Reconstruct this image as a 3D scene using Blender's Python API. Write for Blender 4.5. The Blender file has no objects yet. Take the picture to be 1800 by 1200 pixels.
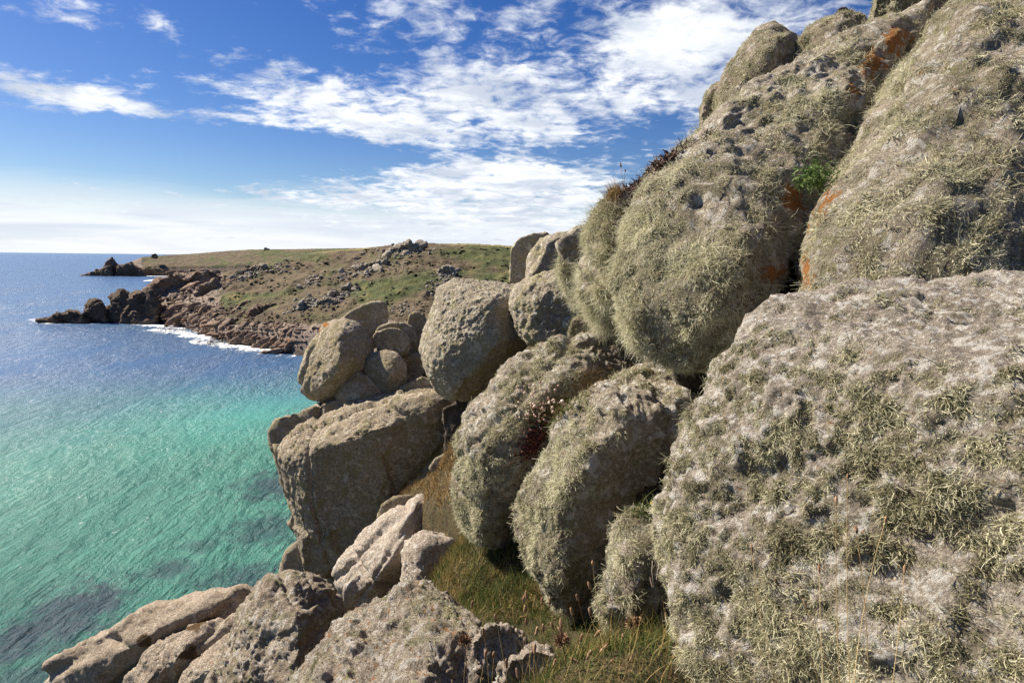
import bpy, bmesh, math, random, zlib
import numpy as np
from mathutils import Vector, Matrix

SC = bpy.context.scene
COL = SC.collection
rng = np.random.default_rng(7)
random.seed(7)

# ------------------------------------------------------------------ camera
H = 32.0                       # eye height above the sea
F = 1000.0                     # focal length in photo pixels (1800 wide)
PITCH = math.radians(8.33)
ROLL = math.radians(0.67)
FWD = np.array([0, math.cos(PITCH), -math.sin(PITCH)])
R0 = np.array([1.0, 0, 0]); U0 = np.array([0, math.sin(PITCH), math.cos(PITCH)])
RIGHT = R0 * math.cos(ROLL) + U0 * math.sin(ROLL)
UP = -R0 * math.sin(ROLL) + U0 * math.cos(ROLL)
# the horizon drops to the right in the photograph: photo-right axis tilts up
CAM = np.array([0, 0, H])
cam_d = bpy.data.cameras.new('camera'); cam_d.sensor_width = 36; cam_d.lens = 20
cam_d.clip_start = 0.05; cam_d.clip_end = 100000
cam = bpy.data.objects.new('camera', cam_d); COL.objects.link(cam)
M = Matrix(((RIGHT[0], UP[0], -FWD[0], 0), (RIGHT[1], UP[1], -FWD[1], 0), (RIGHT[2], UP[2], -FWD[2], H), (0, 0, 0, 1)))
cam.matrix_world = M
cam_d.dof.use_dof = True; cam_d.dof.focus_distance = 6.0; cam_d.dof.aperture_fstop = 11
SC.camera = cam

def ray(u, v):
    return FWD + RIGHT * (u - 900) / F + UP * (600 - v) / F
def P(u, v, d):
    return CAM + d * ray(u, v)
def sea_pt(u, v, z=0.0):
    r = ray(u, v); return CAM + r * ((z - H) / r[2])
def to_px(p):
    q = np.asarray(p) - CAM
    d = q @ FWD
    return 900 + F * (q @ RIGHT) / d, 600 - F * (q @ UP) / d, d

# ------------------------------------------------------------------ node helper
class NT:
    def __init__(s, tree): s.t = tree; s.L = tree.links
    def n(s, typ, **kw):
        nd = s.t.nodes.new(typ)
        ins = kw.pop('ins', {})
        for k, v in kw.items(): setattr(nd, k, v)
        for k, v in ins.items(): s.set(nd.inputs[k], v)
        return nd
    def set(s, sock, v):
        if hasattr(v, 'is_output') or isinstance(v, bpy.types.NodeSocket): s.L.new(v, sock)
        else:
            if sock.type == 'RGBA' and len(v) == 3: v = (*v, 1)
            sock.default_value = v
    def math(s, op, a, b=0.0, c=0.0, clamp=False):
        nd = s.n('ShaderNodeMath', operation=op, use_clamp=clamp)
        s.set(nd.inputs[0], a); s.set(nd.inputs[1], b); s.set(nd.inputs[2], c)
        return nd.outputs[0]
    def noise(s, vec, scale, detail=6, rough=.55, dist=0.0, lac=2.0, col=False):
        nd = s.n('ShaderNodeTexNoise', ins={'Vector': vec, 'Scale': scale, 'Detail': detail, 'Roughness': rough, 'Distortion': dist, 'Lacunarity': lac})
        return nd.outputs['Color' if col else 'Fac']
    def step(s, val, a, b, lo=0.0, hi=1.0, kind='SMOOTHSTEP'):
        nd = s.n('ShaderNodeMapRange', interpolation_type=kind, clamp=True) if kind == 'LINEAR' else s.n('ShaderNodeMapRange', interpolation_type=kind)
        s.set(nd.inputs[0], val)
        for i, x in enumerate((a, b, lo, hi)): s.set(nd.inputs[i + 1], x)
        return nd.outputs[0]
    def mix(s, f, a, b, mode='MIX'):
        nd = s.n('ShaderNodeMix', data_type='RGBA', blend_type=mode)
        s.set(nd.inputs[0], f); s.set(nd.inputs[6], a); s.set(nd.inputs[7], b)
        return nd.outputs[2]
    def vmath(s, op, a, b=(0, 0, 0)):
        nd = s.n('ShaderNodeVectorMath', operation=op)
        s.set(nd.inputs[0], a)
        if op == 'SCALE': s.set(nd.inputs[3], b)
        else: s.set(nd.inputs[1], b)
        return nd.outputs[0] if op not in ('DOT_PRODUCT', 'LENGTH', 'DISTANCE') else nd.outputs[1]

# ------------------------------------------------------------------ sky and sun
SUN_AZ = math.radians(-66)     # left of the view direction (+Y), slightly ahead
SUN_EL = math.radians(41)
SUNV = np.array([math.sin(SUN_AZ) * math.cos(SUN_EL), math.cos(SUN_AZ) * math.cos(SUN_EL), math.sin(SUN_EL)])
W = bpy.data.worlds.new('World'); SC.world = W; W.use_nodes = True
w = NT(W.node_tree); W.node_tree.nodes.clear()
sky = w.n('ShaderNodeTexSky', sky_type='NISHITA', sun_disc=False, sun_elevation=SUN_EL, sun_rotation=SUN_AZ,
          altitude=30, air_density=1.0, dust_density=0.25, ozone_density=3.0)
hsv = w.n('ShaderNodeHueSaturation', ins={'Hue': .518, 'Saturation': 1.36, 'Value': 0.86, 'Color': sky.outputs[0]})
tc = w.n('ShaderNodeTexCoord').outputs['Generated']
sep = w.n('ShaderNodeSeparateXYZ', ins={0: tc})
dx, dy, dz = sep.outputs
inv = w.math('DIVIDE', 1.0, w.math('ADD', w.math('MAXIMUM', dz, 0.0), 0.16))
cp = w.n('ShaderNodeCombineXYZ', ins={0: w.math('MULTIPLY', dx, inv), 1: w.math('MULTIPLY', w.math('MULTIPLY', dy, inv), 1.15), 2: 0.0}).outputs[0]
n_big = w.noise(cp, 2.6, 9, .60, .25)
n_fine = w.noise(cp, 10.0, 8, .64, .35)
az = w.math('ARCTAN2', dx, dy)
el = w.math('ARCSINE', dz)
clouds = [(60, 155, 120, 30, .40), (210, 188, 85, 14, .34), (150, 22, 100, 26, .26), (480, 165, 130, 35, .26), (700, 185, 120, 48, .34),
          (600, 205, 90, 26, .22), (870, 135, 110, 50, .32), (830, 240, 110, 26, .28), (1010, 205, 70, 24, .18), (880, 25, 190, 42, .34),
          (640, 337, 120, 22, .42), (850, 305, 110, 30, .40), (980, 335, 140, 48, .44), (1190, 70, 130, 85, .38), (1110, 150, 120, 55, .20), (1220, 175, 60, 60, .2),
          (430, 338, 60, 12, .34), (110, 345, 110, 10, .18), (1350, 40, 160, 60, .22), (300, 100, 130, 50, -.08), (560, 70, 120, 34, .14), (430, 210, 90, 14, .16), (300, 265, 230, 45, -.25), (1020, 270, 100, 16, -.2), (1040, 60, 45, 60, -.22), (630, 95, 90, 26, -.22), (740, 275, 130, 14, -.2), (960, 90, 60, 20, -.12), (820, 385, 260, 26, .25), (340, 60, 60, 20, .1)]
bias = -0.185
for (u, v, su, sv, a) in clouds:
    r = ray(u, v); r = r / np.linalg.norm(r)
    a0 = math.atan2(r[0], r[1]); e0 = math.asin(r[2])
    k = r @ FWD
    qa = w.math('MULTIPLY', w.math('SUBTRACT', az, a0), F / (su * k) * 1.0)
    qe = w.math('MULTIPLY', w.math('SUBTRACT', el, e0), F / (sv * k))
    q = w.math('ADD', w.math('MULTIPLY', qa, qa), w.math('MULTIPLY', qe, qe))
    g = w.math('EXPONENT', w.math('MULTIPLY', q, -0.5))
    bias = w.math('ADD', w.math('MULTIPLY', g, a * .85), bias)
cov = w.math('ADD', w.math('ADD', w.math('MULTIPLY', n_big, 1.15), w.math('MULTIPLY', n_fine, .95)), w.math('ADD', bias, -.515))
dens = w.math('POWER', w.step(cov, .46, .86), 1.15)
# low cloud bank along the horizon
bank_n = w.noise(w.n('ShaderNodeCombineXYZ', ins={0: w.math('MULTIPLY', az, 2.4), 1: w.math('MULTIPLY', el, 22.0), 2: 0.0}).outputs[0], 1.6, 8, .6, .6)
bank = w.step(w.math('ADD', el, w.math('MULTIPLY', w.math('SUBTRACT', bank_n, .5), .10)), .115, .045)
bank = w.math('MULTIPLY', bank, .95)
shade_n = w.noise(w.vmath('ADD', cp, (.12, -.2, 3.1)), 3.4, 8, .6, .3)
ccol = w.mix(w.step(shade_n, .34, .66), (5.6, 6.2, 7.3), (9.6, 9.8, 10.1))
bcol = w.mix(w.step(bank_n, .32, .68), (6.6, 7.2, 8.2), (8.8, 9.0, 9.4))
c1 = w.mix(bank, hsv.outputs[0], bcol)
c2 = w.mix(dens, c1, ccol)
bg = w.n('ShaderNodeBackground', ins={'Color': c2, 'Strength': 0.056})
out = w.n('ShaderNodeOutputWorld'); w.L.new(bg.outputs[0], out.inputs[0])

sun_d = bpy.data.lights.new('sun', 'SUN'); sun_d.energy = 5.0; sun_d.angle = math.radians(.53); sun_d.color = (1, .91, .78)
sun = bpy.data.objects.new('sun', sun_d); COL.objects.link(sun)
sun.rotation_euler = Vector(-SUNV).to_track_quat('-Z', 'Y').to_euler()
sun.location = (-30, 10, 80)
SC.view_settings.view_transform = 'Standard'; SC.view_settings.look = 'None'; SC.view_settings.gamma = 1
SC.view_settings.exposure = 1.02
SC.render.engine = 'CYCLES'
SC.cycles.use_denoising = True; SC.cycles.denoising_prefilter = 'NONE'
SC.cycles.max_bounces = 6; SC.cycles.diffuse_bounces = 3; SC.cycles.transparent_max_bounces = 8
SC.cycles.sample_clamp_indirect = 4.0

# ------------------------------------------------------------------ numpy noise
def _hash(ix, iy, iz, seed):
    h = (ix.astype(np.int64) * 374761393 + iy.astype(np.int64) * 668265263 + iz.astype(np.int64) * 2147483647 + seed * 1274126177) & 0xffffffff
    h = ((h ^ (h >> 13)) * 1274126177) & 0xffffffff
    h = ((h ^ (h >> 15)) * 2246822519) & 0xffffffff
    return ((h ^ (h >> 16)) & 0xffff) / 32767.5 - 1.0
def vnoise(p, seed=0):
    f = np.floor(p); t = p - f; i = f.astype(np.int64); t = t * t * t * (t * (t * 6 - 15) + 10)
    x, y, z = i[:, 0], i[:, 1], i[:, 2]; tx, ty, tz = t[:, 0], t[:, 1], t[:, 2]
    def c(a, b, e): return _hash(x + a, y + b, z + e, seed)
    x00 = c(0, 0, 0) * (1 - tx) + c(1, 0, 0) * tx; x10 = c(0, 1, 0) * (1 - tx) + c(1, 1, 0) * tx
    x01 = c(0, 0, 1) * (1 - tx) + c(1, 0, 1) * tx; x11 = c(0, 1, 1) * (1 - tx) + c(1, 1, 1) * tx
    return (x00 * (1 - ty) + x10 * ty) * (1 - tz) + (x01 * (1 - ty) + x11 * ty) * tz
ROT = np.array(Matrix.Rotation(.7, 3, Vector((1, 2, 3)).normalized()))
def fbm(p, freq, octv=4, seed=0, gain=.5, ridge=False):
    p = p * freq; s = 0; a = 1; tot = 0
    for k in range(octv):
        n = vnoise(p + 17.3 * k, seed + k)
        if ridge: n = 1 - 2 * np.abs(n)
        s = s + a * n; tot += a; a *= gain; p = (p @ ROT) * 2.03
    return s / tot
def smooth(a, b, x):
    t = np.clip((x - a) / (b - a), 0, 1); return t * t * (3 - 2 * t)

def worley(p, freq, seed=0):
    p = p * freq; f = np.floor(p); i = f.astype(np.int64)
    f1 = np.full(len(p), 9.0); f2 = np.full(len(p), 9.0)
    for a in (-1, 0, 1):
        for b_ in (-1, 0, 1):
            for c_ in (-1, 0, 1):
                x, y, z = i[:, 0] + a, i[:, 1] + b_, i[:, 2] + c_
                j = np.stack([x + .5 + .45 * _hash(x, y, z, seed), y + .5 + .45 * _hash(x, y, z, seed + 1), z + .5 + .45 * _hash(x, y, z, seed + 2)], 1)
                d = np.linalg.norm(j - p, axis=1)
                f2 = np.where(d < f1, f1, np.minimum(f2, d)); f1 = np.minimum(f1, d)
    return f1, f2

def facets(p, freq, seed=0):
    # every cell of a jittered lattice is a plane with its own tilt: broken, jointed rock
    p = p * freq; f = np.floor(p); i = f.astype(np.int64)
    f1 = np.full(len(p), 9.0); out_ = np.zeros(len(p))
    for a in (-1, 0, 1):
        for b_ in (-1, 0, 1):
            for c_ in (-1, 0, 1):
                x, y, z = i[:, 0] + a, i[:, 1] + b_, i[:, 2] + c_
                j = np.stack([x + .5 + .45 * _hash(x, y, z, seed), y + .5 + .45 * _hash(x, y, z, seed + 1), z + .5 + .45 * _hash(x, y, z, seed + 2)], 1)
                q_ = p - j; d = np.linalg.norm(q_, axis=1)
                val = q_[:, 0] * _hash(x, y, z, seed + 3) + q_[:, 1] * _hash(x, y, z, seed + 4) + q_[:, 2] * _hash(x, y, z, seed + 5) + .45 * _hash(x, y, z, seed + 6)
                m_ = d < f1; out_ = np.where(m_, val, out_); f1 = np.where(m_, d, f1)
    return out_

# ------------------------------------------------------------------ mesh helpers
ICO = {}
def ico(n):
    if n not in ICO:
        bm = bmesh.new(); bmesh.ops.create_icosphere(bm, subdivisions=n, radius=1)
        v = np.array([x.co[:] for x in bm.verts]); f = np.array([[x.index for x in y.verts] for y in bm.faces], np.int32)
        bm.free(); ICO[n] = (v / np.linalg.norm(v, axis=1)[:, None], f)
    return ICO[n]
def make_mesh(name, V, Fc, attrs=None, smooth_sh=True):
    k = Fc.shape[1]
    me = bpy.data.meshes.new(name)
    me.vertices.add(len(V)); me.vertices.foreach_set('co', np.ascontiguousarray(V, np.float32).ravel())
    me.loops.add(Fc.size); me.loops.foreach_set('vertex_index', np.ascontiguousarray(Fc, np.int32).ravel())
    me.polygons.add(len(Fc)); me.polygons.foreach_set('loop_start', np.arange(0, Fc.size, k, dtype=np.int32))
    me.update(calc_edges=True)
    me.polygons.foreach_set('use_smooth', np.full(len(Fc), smooth_sh))
    for an, av in (attrs or {}).items():
        a = me.attributes.new(an, 'FLOAT', 'POINT'); a.data.foreach_set('value', np.ascontiguousarray(av, np.float32))
    me.validate(); return me
def link(name, me, mat=None, parent=None, loc=None):
    o = bpy.data.objects.new(name, me); COL.objects.link(o)
    if mat is not None and me is not None and not me.materials: me.materials.append(mat)
    if parent is not None: o.parent = parent
    if loc is not None: o.location = loc
    return o
def tag(o, label=None, cat=None, group=None, kind=None):
    if label: o['label'] = label
    if cat: o['category'] = cat
    if group: o['group'] = group
    if kind: o['kind'] = kind
    return o
def vnormals(V, Fc):
    fn = np.cross(V[Fc[:, 1]] - V[Fc[:, 0]], V[Fc[:, 2]] - V[Fc[:, 0]])
    n = np.zeros_like(V)
    for k in range(3): np.add.at(n, Fc[:, k], fn)
    return n / (np.linalg.norm(n, axis=1)[:, None] + 1e-12)
def nrm(a): return a / (np.linalg.norm(a, axis=-1, keepdims=True) + 1e-9)

# ------------------------------------------------------------------ materials
MATS = {}
def new_mat(name):
    m = bpy.data.materials.new(name); m.use_nodes = True; m.node_tree.nodes.clear()
    t = NT(m.node_tree); b = t.n('ShaderNodeBsdfPrincipled'); o = t.n('ShaderNodeOutputMaterial'); t.L.new(b.outputs[0], o.inputs[0])
    b.inputs['Specular IOR Level'].default_value = .25
    return m, t, b
def rock_mat(name, c1, c2, pale=(.55, .53, .48), pale_t=.56, green=(.27, .26, .13), green_t=.58, dark_t=.63, orange_t=.8, scale=1.0, bump=1.0, dark=(.06, .055, .05), soil=None, gain=1.22):
    m, t, b = new_mat(name)
    co = t.n('ShaderNodeTexCoord').outputs['Object']
    big = t.noise(co, 1.1 * scale, 5, .6, .3)
    col = t.mix(t.step(big, .35, .65), c1, c2)
    grain = t.noise(co, 55 * scale, 3, .6)
    col = t.mix(t.step(grain, .3, .7, .0, .38), col, t.mix(1.0, col, (.45, .43, .40), 'MULTIPLY'))
    mott = t.noise(t.vmath('ADD', co, (5, 1, 3)), 15 * scale, 10, .78, .15)
    col = t.mix(1.0, col, t.mix(t.step(mott, .33, .67), (.62, .585, .54), (1.36, 1.34, 1.31)), 'MULTIPLY')
    cell = t.n('ShaderNodeTexVoronoi', ins={'Vector': co, 'Scale': 75 * min(scale, 1.8)})
    cv = t.n('ShaderNodeSeparateColor', ins={0: cell.outputs['Color']}).outputs[0]
    col = t.mix(1.0, col, t.mix(t.step(cv, .1, .95, kind='LINEAR'), (.76, .74, .72), (1.27, 1.25, 1.22)), 'MULTIPLY')
    # grey-green crust
    gn = t.noise(co, 3.3 * scale, 9, .68, .5)
    col = t.mix(t.step(gn, green_t, green_t + .09, 0, .85), col, green)
    # pale crusts with crisp edges
    pn = t.noise(t.vmath('ADD', co, (9, 4, 2)), 6.0 * scale, 10, .66, .25)
    col = t.mix(t.step(pn, pale_t, pale_t + .045, 0, .8), col, pale)
    vor = t.n('ShaderNodeTexVoronoi', ins={'Vector': t.vmath('ADD', co, t.vmath('SCALE', t.noise(co, 9 * scale, 4, col=True), .05)), 'Scale': 11 * scale}).outputs['Distance']
    spot = t.math('MULTIPLY', t.step(vor, .26, .21), t.step(t.noise(co, 2.1 * scale, 3), .45, .6))
    col = t.mix(t.math('MULTIPLY', spot, .75), col, tuple(min(1, x * 1.12) for x in pale))
    # dark crust in pits
    dn = t.noise(t.vmath('ADD', co, (1, 7, 5)), 9.0 * scale, 9, .7, .2)
    col = t.mix(t.step(dn, dark_t, dark_t + .07, 0, .8), col, dark)
    # orange lichen (placed by attribute, plus sparse noise)
    oa = t.n('ShaderNodeAttribute', attribute_name='orange').outputs['Fac']
    on = t.noise(t.vmath('ADD', co, (3, 3, 8)), 7.0 * scale, 9, .7, .4)
    of = t.math('MAXIMUM', t.step(on, orange_t, orange_t + .05), t.step(t.math('ADD', oa, t.math('MULTIPLY', t.math('SUBTRACT', on, .5), 3.4)), .50, .62))
    ocol = t.mix(t.step(grain, .35, .65), (.24, .075, .014), (.47, .19, .02))
    col = t.mix(t.math('MULTIPLY', of, .9), col, ocol)
    # mats of fruticose lichen, base darkened to paint the shadowed pockets between tufts
    la = t.n('ShaderNodeAttribute', attribute_name='lichen').outputs['Fac']
    lcol = t.mix(t.step(t.noise(co, 30 * scale, 5, .7), .3, .7), (.065, .055, .03), (.22, .20, .11))
    col = t.mix(t.math('MULTIPLY', la, t.step(gn, .3, .55, .35, .8)), col, lcol)
    if gain != 1: col = t.mix(1.0, col, (gain, gain * .99, gain * .95), 'MULTIPLY')
    if soil:
        sa = t.n('ShaderNodeAttribute', attribute_name='soil').outputs['Fac']
        col = t.mix(t.step(t.math('ADD', sa, t.math('MULTIPLY', t.math('SUBTRACT', pn, .5), 1.2)), .4, .6), col, soil)
    t.set(b.inputs['Base Color'], col); b.inputs['Roughness'].default_value = .92
    h = t.math('ADD', t.math('MULTIPLY', pn, .5), t.math('MULTIPLY', grain, .16))
    h = t.math('ADD', h, t.math('MULTIPLY', dn, -.3))
    h = t.math('ADD', h, t.math('MULTIPLY', mott, .55))
    h = t.math('ADD', h, t.math('MULTIPLY', cv, .05))
    bp = t.n('ShaderNodeBump', ins={'Height': h, 'Strength': 1.0, 'Distance': .16 * bump / scale})
    t.L.new(bp.outputs[0], b.inputs['Normal'])
    MATS[name] = m
    return m
rock_mat('granite_far', (.385, .35, .29), (.47, .435, .365), pale=(.60, .56, .47), green=(.34, .30, .175), green_t=.50, pale_t=.57, dark_t=.605, orange_t=.76, scale=.8)
rock_mat('granite_stack', (.37, .325, .255), (.46, .41, .33), pale=(.54, .49, .39), green=(.29, .24, .135), green_t=.48, pale_t=.565, dark_t=.605, orange_t=.74, scale=.8)
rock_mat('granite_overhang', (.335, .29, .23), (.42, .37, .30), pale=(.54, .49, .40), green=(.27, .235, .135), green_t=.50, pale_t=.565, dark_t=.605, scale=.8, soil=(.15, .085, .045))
rock_mat('granite_shaggy', (.34, .305, .25), (.44, .40, .34), pale=(.62, .59, .54), green_t=.56, pale_t=.53, dark_t=.64, scale=1.6, bump=1.3)
rock_mat('granite_crust', (.305, .275, .24), (.405, .375, .34), pale=(.58, .56, .525), green_t=.60, pale_t=.525, dark_t=.60, orange_t=.74, scale=2.6, bump=1.2, dark=(.09, .05, .035))
rock_mat('granite_orange', (.34, .30, .26), (.44, .40, .35), pale=(.56, .53, .49), green=(.33, .33, .17), green_t=.55, pale_t=.54, dark_t=.56, orange_t=.585, scale=1.8, bump=1.4)
rock_mat('granite_grey', (.31, .265, .215), (.40, .35, .29), pale=(.54, .50, .45), green=(.25, .235, .13), green_t=.53, pale_t=.54, dark_t=.62, scale=1.3, bump=1.2)
rock_mat('granite_pale', (.42, .37, .325), (.50, .45, .40), pale=(.58, .55, .50), green=(.33, .30, .18), green_t=.62, pale_t=.55, dark_t=.64, scale=1.3)
rock_mat('granite_slab', (.34, .285, .23), (.44, .385, .325), pale=(.53, .48, .42), green_t=.64, pale_t=.60, dark_t=.62, scale=.9, soil=(.13, .08, .035))
rock_mat('granite_dark_shaded', (.09, .075, .06), (.16, .135, .11), pale=(.28, .26, .23), green_t=.62, pale_t=.62, dark_t=.56, scale=1.3, gain=1.0)  # dark granite; also carries the shade of crevice and hollows in its colour
rock_mat('granite_shore', (.24, .17, .125), (.38, .29, .225), pale=(.48, .39, .31), green=(.13, .10, .06), green_t=.58, pale_t=.62, dark_t=.57, scale=.10, gain=1.0)
rock_mat('granite_hill', (.32, .285, .235), (.43, .39, .33), pale=(.55, .51, .45), green=(.14, .125, .07), green_t=.54, pale_t=.57, dark_t=.60, scale=.12, gain=1.0)
rock_mat('granite_stack_sea', (.15, .11, .08), (.24, .175, .125), pale=(.33, .25, .19), green_t=.7, pale_t=.68, dark_t=.55, scale=.10, gain=1.0)

def strand_mat(name, stops, rough=.85, trans=0.0):
    m, t, b = new_mat(name)
    a = t.n('ShaderNodeAttribute', attribute_name='tint').outputs['Fac']
    r = t.n('ShaderNodeValToRGB'); e = r.color_ramp.elements
    while len(e) < len(stops): e.new(.5)
    for el_, (p, c) in zip(e, stops): el_.position = p; el_.color = (*c, 1)
    t.set(r.inputs[0], a); t.set(b.inputs['Base Color'], r.outputs[0])
    b.inputs['Roughness'].default_value = rough
    if trans:
        tr = t.n('ShaderNodeBsdfTranslucent', ins={'Color': r.outputs[0]})
        mx = t.n('ShaderNodeMixShader', ins={0: trans}); t.L.new(b.outputs[0], mx.inputs[1]); t.L.new(tr.outputs[0], mx.inputs[2])
        o = [n for n in m.node_tree.nodes if n.type == 'OUTPUT_MATERIAL'][0]; t.L.new(mx.outputs[0], o.inputs[0])
    MATS[name] = m; return m
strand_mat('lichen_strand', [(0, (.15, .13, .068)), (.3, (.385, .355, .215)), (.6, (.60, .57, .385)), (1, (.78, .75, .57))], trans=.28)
strand_mat('grass_green', [(0, (.03, .055, .012)), (.5, (.085, .13, .028)), (.8, (.19, .20, .055)), (1, (.36, .27, .11))], trans=.25)
strand_mat('grass_dry', [(0, (.10, .06, .025)), (.4, (.27, .17, .065)), (.8, (.42, .29, .12)), (1, (.55, .42, .22))], trans=.2)
strand_mat('grass_mixed', [(0, (.05, .075, .018)), (.35, (.14, .15, .04)), (.6, (.26, .19, .07)), (1, (.45, .31, .13))], trans=.22)
strand_mat('heather', [(0, (.05, .03, .025)), (.5, (.13, .075, .06)), (1, (.26, .17, .14))])
strand_mat('thrift_flower', [(0, (.30, .17, .12)), (.5, (.48, .33, .26)), (1, (.66, .55, .45))])
strand_mat('stonecrop_red', [(0, (.04, .018, .018)), (.5, (.115, .03, .025)), (1, (.24, .085, .06))])
strand_mat('seed_brown', [(0, (.10, .055, .03)), (.5, (.26, .15, .085)), (1, (.44, .29, .17))])
strand_mat('stem_straw', [(0, (.22, .13, .05)), (.5, (.40, .27, .11)), (1, (.55, .42, .22))])
strand_mat('samphire', [(0, (.04, .08, .02)), (.5, (.12, .19, .05)), (1, (.26, .32, .11))], trans=.2)
strand_mat('dead_twig', [(0, (.12, .09, .07)), (.5, (.28, .23, .19)), (1, (.45, .40, .34))])
strand_mat('petal_yellow', [(0, (.75, .50, .02)), (1, (.85, .62, .03))])

# ------------------------------------------------------------------ sea
m, t, b = new_mat('sea_water')
co = t.n('ShaderNodeTexCoord').outputs['Object']
def blob(u, v, ru, rv, co=co, t=t):
    c = sea_pt(u, v); a = sea_pt(u + ru, v); e = sea_pt(u, v - rv)
    sx = abs(a[0] - c[0]) + 1e-3; sy = abs(e[1] - c[1]) + 1e-3
    q = t.vmath('MULTIPLY', t.vmath('SUBTRACT', co, (c[0], c[1], 0)), (1 / sx, 1 / sy, 0))
    return t.vmath('LENGTH', q)
sp = t.n('ShaderNodeSeparateXYZ', ins={0: co})
warp = t.noise(co, .018, 5, .6, .3); warp2 = t.noise(co, .07, 5, .6, .4)
yy = t.math('ADD', sp.outputs[1], t.math('MULTIPLY', t.math('SUBTRACT', warp, .5), 60.0))
yy = t.math('ADD', yy, t.math('MULTIPLY', sp.outputs[0], -.35))
deep = t.step(yy, 95.0, 200.0)
teal = t.mix(warp2, (.038, .17, .122), (.066, .24, .168))
shallow = t.step(t.math('ADD', blob(480, 690, 260, 60), t.math('MULTIPLY', t.math('SUBTRACT', warp2, .5), 1.0)), 1.15, .25)
teal = t.mix(t.step(t.math('ADD', sp.outputs[1], t.math('MULTIPLY', t.math('SUBTRACT', warp2, .5), 30.0)), 62.0, 24.0), teal, (.014, .085, .066))
c = t.mix(shallow, teal, (.095, .35, .24))
c = t.mix(deep, c, t.mix(warp, (.045, .105, .215), (.07, .145, .265)))
weeds = None
for (u, v, ru, rv, k) in [(130, 1075, 80, 55, 1), (40, 1120, 70, 45, 1), (500, 850, 70, 26, .9), (470, 930, 70, 30, .7), (300, 1000, 40, 20, .7), (440, 1015, 80, 24, .8), (90, 1190, 120, 30, .6), (360, 960, 40, 12, .5)]:
    g = t.math('MULTIPLY', t.step(t.math('ADD', blob(u, v, ru, rv), t.math('MULTIPLY', t.math('SUBTRACT', t.noise(co, .55, 6, .65), .5), 3.2)), 1.5, .35), k)
    weeds = g if weeds is None else t.math('MAXIMUM', weeds, g)
c = t.mix(t.math('MULTIPLY', weeds, .9), c, (.012, .028, .045))
# wind-blown flecks of foam on the wave crests
wdir = t.n('ShaderNodeMapping', ins={'Vector': co, 'Rotation': (0, 0, .45), 'Scale': (1, .42, 1)}).outputs[0]
fl = t.noise(wdir, 1.15, 8, .72, .6)
fl2 = t.noise(wdir, .12, 4, .6)
foam = t.step(t.math('ADD', fl, t.math('MULTIPLY', t.math('SUBTRACT', fl2, .5), .35)), .665, .72)
c = t.mix(t.math('MULTIPLY', foam, .8), c, (.75, .80, .80))
t.set(b.inputs['Base Color'], c)
t.set(b.inputs['Roughness'], t.mix(foam, (.27,) * 3, (.7,) * 3))
b.inputs['IOR'].default_value = 1.333; b.inputs['Specular IOR Level'].default_value = .5
wv = t.noise(wdir, .32, 3, .5, .3); wv2 = t.noise(wdir, 1.3, 5, .6, .5); wv3 = t.noise(co, 5.0, 4, .6, .3)
hh = t.math('ADD', t.math('ADD', t.math('MULTIPLY', wv, 1.3), t.math('MULTIPLY', wv2, .75)), t.math('MULTIPLY', wv3, .17))
gust = t.noise(t.n('ShaderNodeMapping', ins={'Vector': co, 'Rotation': (0, 0, .3), 'Scale': (1, .35, 1)}).outputs[0], .045, 5, .6, .6)
bp = t.n('ShaderNodeBump', ins={'Height': hh, 'Strength': 1.0, 'Distance': t.step(gust, .34, .64, .45, 1.2)}); t.L.new(bp.outputs[0], b.inputs['Normal'])
MATS['sea'] = m
S = 60000.0
sea = link('sea', make_mesh('sea', np.array([[-S, -S, 0], [S, -S, 0], [S, S, 0], [-S, S, 0]]), np.array([[0, 1, 2, 3]]), smooth_sh=False), m)
tag(sea, 'turquoise and deep blue sea with small wind waves', None, kind='structure')

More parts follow.
